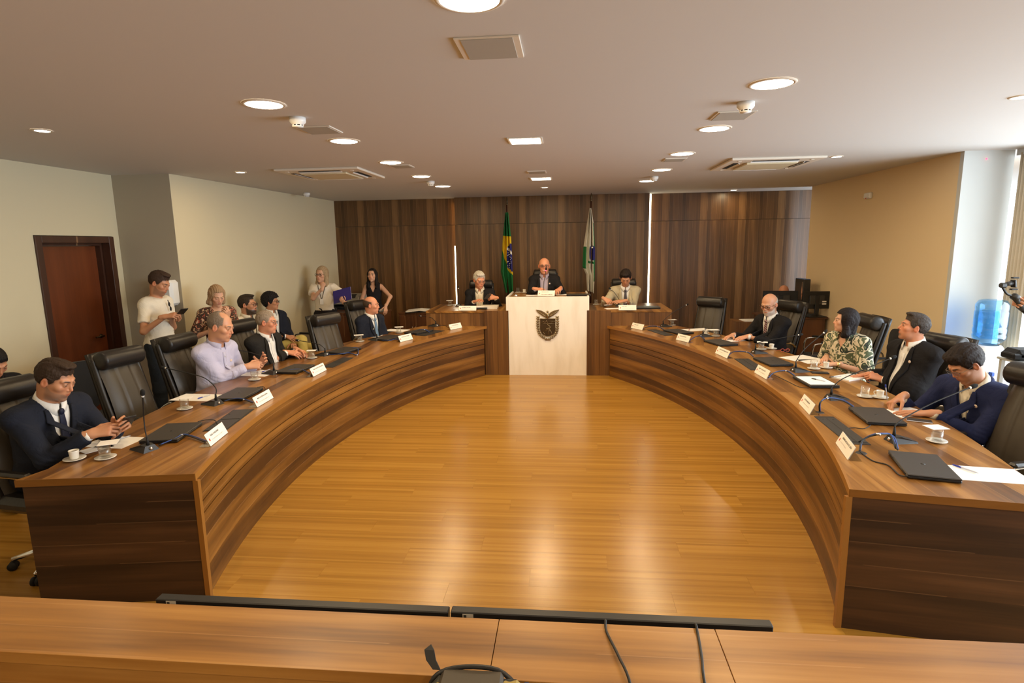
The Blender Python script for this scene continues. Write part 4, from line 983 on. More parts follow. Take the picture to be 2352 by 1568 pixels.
# papers on head desks
sheet((D_(1080, 699, .985).x, 8.95), 1.2, (.21, .30), 'white sheet on the left head desk', z=.985)
q = D_(1135, 698, .99); t = empty('document_stack', (q.x, 8.92, .985), 0, 'stack of papers on the left head desk beside the marble block', 'papers')
for k in range(4): MB().box((.003 * k, .002 * k, .006 + k * .011), (.26, .2, .0105)).build('booklet', M['paper'] if k % 2 == 0 else M['ventf'], t)
q = D_(1100, 697, 1.02); sheet((q.x + .02, 8.88), .1, (.26, .18), 'white papers on the closed laptop of the left head desk', z=1.0113, th=.008)
sheet((D_(1405, 704, .985).x, 8.78), .2, (.24, .17), 'white sheet under the writing hand on the right head desk', z=.985)
sheet((D_(1215, 675, 1.175).x + .12, 8.98), .1, (.30, .20), 'white sheet under the hands of the president', z=1.175); sheet((D_(1300, 671, 1.175).x, 9.08), .15, (.32, .2), 'white sheet beside the laptop on the marble block', z=1.175)
# --- cables
def Bz(*pp): return [at(u, v, .755 + h) for (u, v, h) in pp]
bundle(Bz((366, 1022, .012), (400, 1008, .02), (417, 999, .022), (440, 1003, .012), (472, 1015, .008)), 'blue and black cables beside the first microphone')
bundle(Bz((455, 968, .02), (473, 964, .012), (493, 965, .012), (499, 974, .006)), 'thin black cable behind the first name plate', blue=False, r=.003)
bundle(Bz((513, 922, .012), (540, 916, .022), (560, 918, .02), (580, 925, .008)), 'cable loom beside the second microphone')
bundle(Bz((591, 889, .02), (605, 888, .012), (608, 897, .008), (586, 912, .006)), 'thin black cable behind the second name plate', blue=False, r=.003)
bundle(Bz((640, 853, .012), (665, 850, .02), (690, 849, .02), (710, 858, .006)), 'cable loom in front of the laptop of the lavender shirt man')
bundle(Bz((752, 815, .01), (775, 814, .02), (800, 811, .02), (820, 815, .008), (820, 800, .02), (808, 799, .02)), 'black cables around the laptop before the empty left chair')
bundle(Bz((876, 782, .01), (895, 782, .02), (910, 779, .012), (921, 784, .006)), 'cable loom behind the shiny name plate')
bundle(Bz((945, 766, .02), (960, 758, .06), (975, 757, .06), (986, 764, .008)), 'arched cables over the far left laptop')
bundle(Bz((1008, 749, .012), (1020, 747, .02), (1032, 753, .006)), 'cable beside the far left name plate', blue=False)
bundle(Bz((1476, 755, .008), (1490, 750, .03), (1510, 750, .03), (1524, 757, .02)), 'cables by the far right name plate')
bundle(Bz((1583, 783, .008), (1596, 774, .03), (1608, 772, .03), (1618, 780, .02)), 'cables by the second right name plate')
bundle(Bz((1672, 818, .008), (1685, 808, .04), (1715, 809, .04), (1730, 819, .02)), 'arched cables beside the third right name plate')
bundle(Bz((1765, 868, .01), (1778, 856, .04), (1805, 852, .045), (1824, 863, .02)), 'arched cables beside the fourth right name plate')
bundle(Bz((1772, 858, .01), (1810, 876, .006), (1835, 888, .006), (1858, 891, .01)), 'thin black lead running to the laptop with the sheet', blue=False, r=.003)
bundle(Bz((1883, 945, .0), (1884, 925, .07), (1900, 915, .085), (1935, 920, .06), (1960, 935, .022)), 'blue and black cable arch rising from the desk grommet')
bundle(Bz((1942, 984, .004), (1960, 982, .006), (1985, 984, .008), (2000, 976, .018)), 'short black lead over the large hatch', blue=False, r=.003)
bundle(Bz((1975, 1036, .0), (1983, 1010, .05), (2015, 997, .08), (2050, 1003, .06), (2062, 1033, .025)), 'cable arch before the large microphone')
bundle(Bz((1973, 1015, .01), (1995, 1003, .05), (2020, 998, .08), (2045, 1000, .07), (2058, 1030, .025)), 'blue cable arch beside the large microphone')
bundle(Bz((1976, 1038, .004), (2005, 1058, .004), (2040, 1068, .004), (2065, 1090, .006), (2088, 1094, .014)), 'black lead snaking to the largest laptop', blue=False, r=.0035)
for (u, v, lab) in ((1883, 947, 'round black grommet before the goatee man'), (1978, 1040, 'round black grommet beside the largest name plate')):
    tag(MB().lathe([(.001, .003), (.026, .003), (.03, 0)], n=20).build('desk_grommet', M['darkg'], None, D_(u, v)), lab, 'grommet')
# ------------------------------------------------------------------ side furniture
# left rear: low cabinet, office printer, cable clutter, sanitiser bottle, small cabinet with papers
def cabinet(x0, x1, y0, y1, h, lab, name='cabinet', top=True):
    t = empty(name, ((x0 + x1) / 2, (y0 + y1) / 2, 0), 0, lab, 'cabinet'); w_, d_ = x1 - x0, y1 - y0
    MB().box((0, 0, h / 2 - .01), (w_ - .02, d_ - .02, h - .02)).build('body', M['cab'], t)
    MB().box((0, 0, h - .0125), (w_, d_, .025), bev=.002).build('worktop', M['cab'], t)
    for k in range(2):
        dd = MB().box(((k - .5) * (w_ - .03) / 2, -d_ / 2 + .0, h / 2 - .02), ((w_ - .03) / 2 - .004, .018, h - .08), bev=.001).build('door', M['cab'], t)
        MB().tube([((k - .5) * .06, -d_ / 2 - .03, h * .55), ((k - .5) * .06, -d_ / 2 - .03, h * .7)], .005, 6).build('handle', M['chrome'], dd)
    return t
c1 = aty(692, 745, 9.3); 
cabinet(-4.2, -3.10, 9.45, 9.95, .86, 'dark cabinet with a sanitizer bottle in the left rear corner')
cabinet(-2.98, -2.42, 9.95, 10.4, .80, 'low walnut cabinet with open papers by the panelled wall on the left')
pr = empty('office_printer', (-3.98, 10.22, 0), 0, 'grey office printer behind the woman in the white blouse', 'printer')
MB().box((0, 0, .33), (.52, .5, .66), bev=.01).build('cabinet_body', M['offw'], pr)
for k in range(3): MB().box((0, -.255, .18 + k * .16), (.48, .01, .14), bev=.003).build('paper_drawer', M['wallw'], pr)
MB().box((0, 0, .76), (.54, .5, .16), bev=.012).build('engine', M['wallw'], pr); MB().box((0, 0, 1.03), (.56, .5, .16), bev=.015).build('scanner', M['offw'], pr)
MB().box((0, -.1, .9), (.4, .3, .01)).build('output_tray', M['dark'], pr); MB().box((-.27, 0, .9), (.05, .5, .12)).build('column', M['darkg'], pr)
MB().box((.1, -.24, 1.10), (.26, .1, .02), Matrix.Rotation(.4, 3, 'X')).build('control_panel', M['darkg'], pr)
sb = empty('sanitizer_bottle', (-3.24, 9.55, .86), 0, 'clear pump bottle of hand sanitizer on the dark cabinet', 'bottle')
MB().lathe([(.001, 0), (.034, 0), (.036, .01), (.036, .12), (.02, .145), (.012, .15)], n=16).build('body', M['bluebottle'], sb)
MB().lathe([(.014, .148), (.014, .165), (.005, .168), (.005, .19), (.012, .192), (.012, .2), (.001, .2)], n=12).build('pump', M['white'], sb); MB().tube([(0, 0, .195), (-.035, 0, .192)], .004, 6).build('spout', M['white'], sb)
q = empty('folded_cloth', (-3.17, 9.62, .86), .2, 'folded white paper on the dark cabinet', 'paper'); MB().box((.02, 0, .02), (.12, .12, .035), bev=.008).build('fold', M['wallw'], q)
ob = empty('open_binder', (-2.62, 10.1, .80), .1, 'open white binder of papers under the hand of the woman in black', 'binder')
for sx in (-1, 1): MB().box((sx * .12, 0, .02 + .006), (.24, .3, .022), Matrix.Rotation(sx * .10, 3, 'Y'), bev=.003).build('page_block', M['paper'], ob)
MB().box((0, 0, .004), (.5, .32, .006)).build('cover', M['darkg'], ob)
cc = empty('desk_telephone', (-4.05, 9.6, .86), .3, 'black telephone and cables on the dark cabinet', 'telephone'); MB().box((0, 0, .03), (.18, .2, .05), bev=.015).build('base', M['blackp'], cc); MB().tube(crom([(-.07, -.1, .075), (-.07, 0, .09), (-.07, .1, .075)], 5), .018, 8).build('handset', M['blackp'], cc); MB().tube([(.05 + .012 * math.cos(i), .02 + .05 * math.sin(i * .3), .06 + .012 * math.sin(i)) for i in range(22)], .004, 6).build('cord', M['cblack'], cc)
# right rear: desk with two monitors seen from behind, computer tower, cabinet
rd = empty('operator_desk', (3.40, 9.15, 0), 0, 'walnut operator desk carrying monitors in the right rear corner', 'desk')
MB().box((.02, .1, .40), (.84, .60, .80)).build('body', M['cab'], rd); MB().box((.02, .1, .812), (.90, .66, .028), bev=.003).build('desktop', M['cab'], rd)
MB().box((-.5, .25, .36), (.55, .40, .72)).build('return_unit', M['vert'], rd); 
def monitor(x, y, z, yaw, w_, h_, lab, label=True):
    t = empty('computer_monitor', (x, y, z), yaw, lab, 'monitor', 'monitors on the operator desk')
    MB().box((0, 0, .006), (.26, .2, .012), bev=.004).build('foot', M['blackp'], t); MB().box((0, .03, .16), (.06, .03, .32), bev=.004).build('stem', M['blackp'], t)
    MB().box((0, 0, .12 + h_ / 2), (w_, .03, h_), bev=.006).build('casing', M['blackp'], t); MB().box((0, -.016, .12 + h_ / 2), (w_ - .02, .002, h_ - .02)).build('display', M['hatch'], t)
    MB().box((0, .022, .12 + h_ / 2), (w_ * .55, .03, h_ * .55), bev=.01).build('rear_bulge', M['darkg'], t)
    if label:
        for k in range(2): MB().box((-w_ * .25, .0385, .12 + h_ * .42 - k * .035), (.06, .001, .018)).build('label_sticker', M['paper2'], t)
ml = aty(1866, 735, 8.98); m2 = aty(1800, 735, 9.1)
monitor(aty(1873, 715, 8.98).x, 8.98, .826, math.pi + .05, .40, .26, 'black monitor seen from behind against the tan wall')
monitor(aty(1790, 715, 9.12).x, 9.12, .826, math.pi - .08, .50, .26, 'black monitor behind the bald bearded man', False)
tw = aty(1847, 640, 9.38); tt = empty('computer_tower', (tw.x, 9.42, .826), 0, 'tall dark computer case with bluish top beside the tan wall', 'computer')
MB().box((0, 0, .27), (.10, .34, .54), bev=.006).build('case', M['darkg'], tt); MB().box((-.052, -.12, .28), (.003, .04, .44)).build('port_strip', M['chrome'], tt); MB().box((0, 0, .541), (.096, .33, .004)).build('top_cover', flat('blue_film', (.05, .16, .45), .3), tt)
sheet((2.93, 9.35), .1, (.36, .25), 'white papers on the unit beside the bearded man', z=.72, th=.012)
tl = empty('cable_heap', (3.62, 8.93, .826), 0, 'black cable heap on the operator desk', 'cable'); MB().tube([(.10 * math.cos(i * .9) * (1 - i * .01), .05 * math.sin(i * .9), .008 + .0012 * i) for i in range(34)], .006, 6).build('loops', M['cblack'], tl)
# water cooler at the white column
wb = aty(2275, 790, 5.95); wt = aty(2275, 700, 5.95)
wc = empty('water_cooler', (wb.x - .01, 5.97, 0), 0, 'white water cooler with a blue bottle before the white column', 'water cooler')
bz = aty(2275, 800, 5.95).z
MB().box((0, 0, bz / 2 - .03), (.32, .33, bz - .06), bev=.02).build('cabinet', M['white'], wc); MB().box((0, 0, bz - .05), (.34, .35, .03), bev=.01).build('top_plate', M['white'], wc)
MB().lathe([(.15, -.04), (.13, .0), (.11, .03), (.09, .035)], (0, 0, bz), 28).build('collar', M['white'], wc)
for sx in (-1, 1): MB().box((sx * .06, -.18, bz - .22), (.03, .05, .04), bev=.005).build('tap', M['cblue'] if sx < 0 else M['red'], wc)
hb = wt.z - wb.z
pf = [(.04, -.03), (.10, .0), (.132, .03), (.137, .06), (.130, .075), (.137, .09), (.137, .12), (.130, .135), (.136, .15), (.136, .27), (.130, .285), (.135, .30), (.134, .335), (.11, .372), (.08, .38), (.001, .37)]
s_ = (hb + .03) / .38
bo = MB().lathe([(r * 1.0, z * s_) for r, z in pf], (0, 0, wb.z + .02), 32).build('bottle', M['bluebottle'], wc)
MB().lathe([(.001, .03 * s_), (.095, .035 * s_), (.128, .06 * s_), (.130, .27 * s_), (.001, .27 * s_)], (0, 0, wb.z + .02), 28).build('water', glassmat('blue_water', (.66, .86, 1.0), .05), wc)
# black gear case on a stand near the right edge
gp = aty(2300, 812, 5.2); gc = empty('gear_pouch', (gp.x, 5.2, 0), 0, 'black equipment pouch on a white stool near the right edge', 'bag')
MB().box((.20, 0, gp.z), (.28, .2, .09), bev=.03).build('pouch', M['fabric'], gc); MB().box((.08, -.02, gp.z - .01), (.10, .16, .05), bev=.01).build('side_pocket', M['blackp'], gc)
MB().box((.24, 0, gp.z - .06), (.34, .3, .02), bev=.004).build('stool_top', M['wallw'], gc)
for sx in (-1, 1):
    for sy in (-1, 1): MB().box((.24 + sx * .14, sy * .12, (gp.z - .07) / 2), (.03, .03, gp.z - .07)).build('leg', M['wallw'], gc)
# ------------------------------------------------------------------ figures: bodies grown as one smooth surface from distance fields
f32 = np.float32
def V3(*a): return np.array(a, dtype=np.float64)
def nrm(v): return v / (np.linalg.norm(v) + 1e-12)
def cap(P, a, b, ra, rb):
    ab = (b - a).astype(f32); q = P - a.astype(f32); t = np.clip((q @ ab) / float(ab @ ab + 1e-9), 0, 1)
    return np.sqrt(((q - t[:, None] * ab) ** 2).sum(1)) - (ra + (rb - ra) * t)
def ell(P, c, r, Mx=None):
    q = P - c.astype(f32)
    if Mx is not None: q = q @ Mx.astype(f32)
    r = np.array(r, f32); a = q / r; k0 = np.sqrt((a * a).sum(1)); b = a / r; k1 = np.sqrt((b * b).sum(1)) + 1e-9
    return k0 * (k0 - 1) / k1
def su(a, b, k):
    h = np.clip(.5 + .5 * (b - a) / k, 0, 1); return b * (1 - h) + a * h - k * h * (1 - h)
def wob(P, s, seed=0.):
    x, y, z = P[:, 0] * s, P[:, 1] * s, P[:, 2] * s
    return (np.sin(x + 1.7 * np.sin(y * .9 + seed) + seed) * np.sin(y * 1.1 + 1.3 * np.sin(z * .8 + 2 * seed)) + .5 * np.sin(2.3 * z + 1.9 * np.sin(x * 1.7) + seed * 3)) * .66
def polygonise(fn, lo, hi, h):
    lo = np.array(lo, float); hi = np.array(hi, float); st = 4
    n = np.ceil((hi - lo) / h / st).astype(int) * st + 1
    ax = [lo[i] + h * np.arange(n[i]) for i in range(3)]; cx_ = [a[::st] for a in ax]
    G = np.stack(np.meshgrid(*cx_, indexing='ij'), -1).reshape(-1, 3).astype(f32)
    cv = fn(G).reshape([len(a) for a in cx_])
    idx = [np.clip(np.round(np.arange(n[i]) / st).astype(int), 0, len(cx_[i]) - 1) for i in range(3)]
    V = cv[np.ix_(*idx)].astype(f32); need = np.abs(V) < h * 5.2
    I, J, K = np.nonzero(need)
    P = np.stack([ax[0][I], ax[1][J], ax[2][K]], 1).astype(f32)
    V[I, J, K] = fn(P)
    ins = V < 0
    nx, ny, nz = V.shape
    cnt = np.zeros((nx - 1, ny - 1, nz - 1), np.int8)
    for a in (0, 1):
        for b in (0, 1):
            for c in (0, 1): cnt += ins[a:nx - 1 + a, b:ny - 1 + b, c:nz - 1 + c]
    act = (cnt > 0) & (cnt < 8); I, J, K = np.nonzero(act); m = len(I)
    pos = np.zeros((m, 3)); w = np.zeros(m)
    for (a, b) in (((0,0,0),(1,0,0)),((0,1,0),(1,1,0)),((0,0,1),(1,0,1)),((0,1,1),(1,1,1)),((0,0,0),(0,1,0)),((1,0,0),(1,1,0)),((0,0,1),(0,1,1)),((1,0,1),(1,1,1)),((0,0,0),(0,0,1)),((1,0,0),(1,0,1)),((0,1,0),(0,1,1)),((1,1,0),(1,1,1))):
        v0 = V[I + a[0], J + a[1], K + a[2]]; v1 = V[I + b[0], J + b[1], K + b[2]]
        s = (v0 < 0) != (v1 < 0); t = np.where(s, v0 / np.where(s, v0 - v1, 1), 0)
        for d in range(3): pos[:, d] += np.where(s, a[d] + t * (b[d] - a[d]), 0)
        w += s
    pos = (pos / w[:, None] + np.stack([I, J, K], 1)) * h + lo
    ix = -np.ones(act.shape, np.int64); ix[I, J, K] = np.arange(m)
    F_ = []
    for d in range(3):
        sl0 = [slice(1, s - 1) for s in V.shape]; sl1 = list(sl0); sl0[d] = slice(0, V.shape[d] - 1); sl1[d] = slice(1, V.shape[d])
        A = ins[tuple(sl0)]; B = ins[tuple(sl1)]; ch = A != B; q = np.nonzero(ch); base = [q[k] + (0 if k == d else 1) for k in range(3)]
        e1, e2 = [(1, 2), (2, 0), (0, 1)][d]
        def at_(o1, o2):
            c = [x.copy() for x in base]; c[e1] = c[e1] + o1; c[e2] = c[e2] + o2; return ix[c[0], c[1], c[2]]
        qd = np.stack([at_(-1, -1), at_(0, -1), at_(0, 0), at_(-1, 0)], 1); fl = ~A[q]
        qd[fl] = qd[fl][:, ::-1]; F_.append(qd)
    F_ = np.concatenate(F_); F_ = F_[(F_ >= 0).all(1)]
    return pos, F_
def npmesh(name, v, f, mat, parent=None, col=None, smooth=True):
    me = bpy.data.meshes.new(name); me.vertices.add(len(v)); me.vertices.foreach_set('co', np.asarray(v, f32).ravel())
    me.loops.add(f.size); me.loops.foreach_set('vertex_index', f.ravel().astype(np.int32)); me.polygons.add(len(f))
    me.polygons.foreach_set('loop_start', (np.arange(len(f)) * f.shape[1]).astype(np.int32)); me.polygons.foreach_set('loop_total', np.full(len(f), f.shape[1], np.int32))
    me.polygons.foreach_set('use_smooth', np.full(len(f), smooth)); me.update(calc_edges=True)
    if col is not None:
        ca = me.color_attributes.new('Col', 'FLOAT_COLOR', 'POINT'); c4 = np.ones((len(v), 4), f32); c4[:, :3] = col; ca.data.foreach_set('color', c4.ravel())
    me.materials.append(mat); o = bpy.data.objects.new(name, me); COL.objects.link(o)
    if parent is not None: o.parent = parent
    return o
M['specmetal'] = flat('spectacle_metal', (.25, .22, .2), .3, .8)
def skinmat():
    m, nt, b = newmat('skin'); L = nt.links.new; a = N(nt, 'ShaderNodeVertexColor', layer_name='Col'); L(a.outputs[0], b.inputs['Base Color'])
    b.inputs['Roughness'].default_value = .46; b.inputs['Subsurface Weight'].default_value = .12; b.inputs['Subsurface Radius'].default_value = (.012, .005, .003); b.inputs['Subsurface Scale'].default_value = 1
    tc = N(nt, 'ShaderNodeTexCoord'); n = N(nt, 'ShaderNodeTexNoise'); n.inputs['Scale'].default_value = 160; L(tc.outputs['Object'], n.inputs[0]); bp = N(nt, 'ShaderNodeBump'); bp.inputs['Strength'].default_value = .12; bp.inputs['Distance'].default_value = .002
    L(n.outputs[0], bp.inputs['Height']); L(bp.outputs[0], b.inputs['Normal']); return m
M['skin'] = skinmat()
def clothmat(name, col, fold=.55, rough=.85, weave=0, sheen=.0):
    m, nt, b = newmat(name); L = nt.links.new; b.inputs['Base Color'].default_value = (*col, 1); b.inputs['Roughness'].default_value = rough; b.inputs['Sheen Weight'].default_value = sheen
    b.inputs['Specular IOR Level'].default_value = .25
    tc = N(nt, 'ShaderNodeTexCoord'); n = N(nt, 'ShaderNodeTexNoise'); n.inputs['Scale'].default_value = 9; n.inputs['Detail'].default_value = 3; n.inputs['Distortion'].default_value = 1.1; L(tc.outputs['Object'], n.inputs[0])
    bp = N(nt, 'ShaderNodeBump'); bp.inputs['Strength'].default_value = fold; bp.inputs['Distance'].default_value = .022; L(n.outputs[0], bp.inputs['Height']); L(bp.outputs[0], b.inputs['Normal']); return m
def hairmat(name, col, grey=None):
    m, nt, b = newmat(name); L = nt.links.new; tc = N(nt, 'ShaderNodeTexCoord'); mp = N(nt, 'ShaderNodeMapping'); mp.inputs['Scale'].default_value = (90, 90, 14); L(tc.outputs['Object'], mp.inputs[0])
    n = N(nt, 'ShaderNodeTexNoise'); n.inputs['Scale'].default_value = 2.4; n.inputs['Detail'].default_value = 4; n.inputs['Distortion'].default_value = .6; L(mp.outputs[0], n.inputs[0])
    mx = N(nt, 'ShaderNodeMix', data_type='RGBA'); mx.inputs[6].default_value = (*[c * .6 for c in col], 1); mx.inputs[7].default_value = (*(grey or [min(1, c * 1.6) for c in col]), 1); L(n.outputs[0], mx.inputs[0]); L(mx.outputs[2], b.inputs['Base Color'])
    b.inputs['Roughness'].default_value = .62; b.inputs['Specular IOR Level'].default_value = .2; bp = N(nt, 'ShaderNodeBump'); bp.inputs['Strength'].default_value = .8; bp.inputs['Distance'].default_value = .004; L(n.outputs[0], bp.inputs['Height']); L(bp.outputs[0], b.inputs['Normal']); return m
# ---- head in its own frame: x right, y out of the face, z up, origin mid-head
def head_sdf(o):
    w = o.get('w', 1.0); j = o.get('jaw', 1.0); ns = o.get('nose', 1.0); fem = o.get('fem', 0)
    def fn(P):
        P = P.copy(); d = ell(P, V3(0, -.014, .032), (.074 * w, .093, .087))
        d = su(d, ell(P, V3(0, .028, -.030), (.059 * w, .064, .078)), .03)
        d = su(d, ell(P, V3(0, .030, -.074), (.047 * w * j, .052, .040)), .025)
        d = su(d, ell(P, V3(0, .070, -.100), (.021 * j, .018, .016)), .018)
        X = np.abs(P[:, 0]); Q = P.copy(); Q[:, 0] = X
        d = su(d, ell(Q, V3(.042 * w, .058, -.018), (.022, .022, .020)), .018)
        d = su(d, cap(Q, V3(.014, .086, .026), V3(.044 * w, .070, .026), .009 - .003 * fem, .007 - .003 * fem), .014)
        d = -su(-d, ell(Q, V3(.031, .096, .006), (.015, .013, .010)), .010)
        d = su(d, cap(P, V3(0, .084, .018), V3(0, .1015 + .004 * (ns - 1) * 5, -.025), .0060, .0085 * ns), .010)
        d = su(d, ell(Q, V3(.0105 * ns, .090, -.031), (.0068, .010, .0062)), .006)
        d = su(d, ell(P, V3(0, .0775, -.056), (.028, .016, .022)), .014)
        lip = np.minimum(cap(Q, V3(0, .0925, -.0545), V3(.021, .084, -.0565), .0042, .002), cap(Q, V3(0, .0910, -.0635), V3(.019, .084, -.060), .0052, .002))
        if o.get('smile'): lip = np.minimum(cap(Q, V3(0, .0945, -.0535), V3(.029, .082, -.050), .0042, .002), cap(Q, V3(0, .0935, -.0665), V3(.026, .082, -.056), .0050, .002))
        d = su(d, lip, .004)
        d = np.maximum(d, -(cap(Q, V3(0, .0985, -.0590), V3(.021, .089, -.0585), .0018, .0008)))
        eye = np.sqrt(((Q - V3(.031, .0765, .006).astype(f32)) ** 2).sum(1)) - .0150
        d = su(d, eye, .004); op = o.get('open', 1.0)
        d = np.maximum(d, -ell(Q, V3(.031, .0945, .0055 - .0050 * (1 - op)), (.0132, .013, max(.0016, .0066 * op))))
        d = su(d, ell(Q, V3(.077 * w, -.006, -.004), (.0085, .018, .031), np.array(Matrix.Rotation(.35, 3, 'Z'))), .008)
        d = -su(-d, ell(Q, V3(.086 * w, -.002, .0), (.006, .010, .018)), .004)
        nb_ = o.get('nb', V3(0, -.050, -.16)); d = su(d, cap(P, V3(0, -.030, -.05), nb_, .052 * o.get('neck', 1), .058 * o.get('neck', 1)), .028)
        b_ = o.get('beard')
        if b_ in ('full', 'short'):
            mk = np.clip((-.052 - P[:, 2]) / .02, 0, 1) * np.clip((P[:, 1] + .005) / .02, 0, 1) * np.clip((lip - .002) / .005, 0, 1) * np.clip((P[:, 2] + .135) / .02, 0, 1)
            d = d - mk * (.005 if b_ == 'full' else .003) * (1 + .35 * np.sin(P[:, 0] * 900) * np.sin(P[:, 2] * 800))
        return d
    return fn
def head_colors(v, o):
    sk = np.array(o.get('skin', (.58, .29, .17))); c = np.tile(sk, (len(v), 1)); X = np.abs(v[:, 0]); y = v[:, 1]; z = v[:, 2]
    def mixc(mk, col): nonlocal c; mk = np.clip(mk, 0, 1)[:, None]; c = c * (1 - mk) + np.array(col) * mk
    mixc(.35 * np.exp(-(((X - .038) / .02) ** 2 + ((z + .025) / .02) ** 2)) * (y > .03), sk * np.array([1.12, .72, .66]))
    mixc(.45 * np.exp(-((X / .014) ** 2 + ((z + .028) / .014) ** 2)) * (y > .09), sk * np.array([1.15, .7, .62]))
    mixc(.5 * (X > .072 * o.get('w', 1)) * (np.abs(z) < .035), sk * np.array([1.12, .68, .58]))
    hc = np.array(o.get('hairc', (.03, .02, .015)))
    if o.get('hair') and o['hair'] != 'bald':
        dh = hair_sdf(o)(v.astype(f32)); mixc(np.clip((.0075 - dh) / .011, 0, 1) * .85, hc)
    bd = o.get('beard')
    low = np.clip((np.interp(y, [-.02, .0, .03, .06, .1], [.0, -.02, -.045, -.050, -.052]) - z) / .009, 0, 1) * np.clip((y + .012) / .018, 0, 1) * np.clip((z + .132) / .02, 0, 1)
    lipm = np.clip(1.3 - ((X / .021) ** 2 + ((z + .0592) / .0088) ** 2), 0, 1) * (y > .080)
    mus = np.exp(-((X / .026) ** 2) * 1.0 - ((z + .0455) / .006) ** 2) * (y > .07)
    gt = np.clip(1.2 - ((X / .030) ** 2 + ((z + .080) / .034) ** 2), 0, 1) * (y > .03)
    bc = np.array(o.get('beardc', hc))
    if bd == 'stubble': mixc(low * .45, bc)
    if bd in ('full', 'short'): mixc(low * (.93 if bd == 'full' else .75), bc); mixc(mus * 1.1, bc)
    if bd == 'goatee': mixc(gt * .75, bc); mixc(mus * .8, bc); mixc(low * .2, bc)
    if bd == 'mustache': mixc(mus * 1.3, bc)
    mixc(lipm * .85, o.get('lips', sk * np.array([.95, .50, .46])))
    if o.get('smile'): mixc(np.clip(1.25 - ((X / .021) ** 2 + ((z + .0575) / .0042) ** 2), 0, 1) * (y > .08), (.75, .70, .62))
    br = np.exp(-(((X - .030) / .017) ** 4) - ((z - (.0275 + .05 * (X - .02) * (X < .04))) / .0042) ** 2) * (y > .05)
    mixc(br * o.get('brow', 1.25), o.get('browc', hc * .7))
    mixc(np.exp(-(((X - .031) / .013) ** 4) - ((z - .0125) / .0022) ** 2) * (y > .06) * .95, (.035, .02, .015))
    return c
def uvball(c, r, R, n=14, m=10):
    vs = []; cols = []
    for i in range(m + 1):
        a = math.pi * i / m
        for k in range(n):
            b = 2 * math.pi * k / n; vs.append(R @ np.array([r * math.sin(a) * math.cos(b), r * math.cos(a), r * math.sin(a) * math.sin(b)]) + c)
            cols.append((.006, .005, .004) if i <= 2 else ((.05, .028, .014) if i <= 3 else (.60, .55, .50)))
    fs = [(i * n + k, i * n + (k + 1) % n, (i + 1) * n + (k + 1) % n, (i + 1) * n + k) for i in range(m) for k in range(n)]
    return np.array(vs), np.array(fs)[:, ::-1], np.array(cols)
def rotx(a): c, s = math.cos(a), math.sin(a); return np.array([[1, 0, 0], [0, c, -s], [0, s, c]])
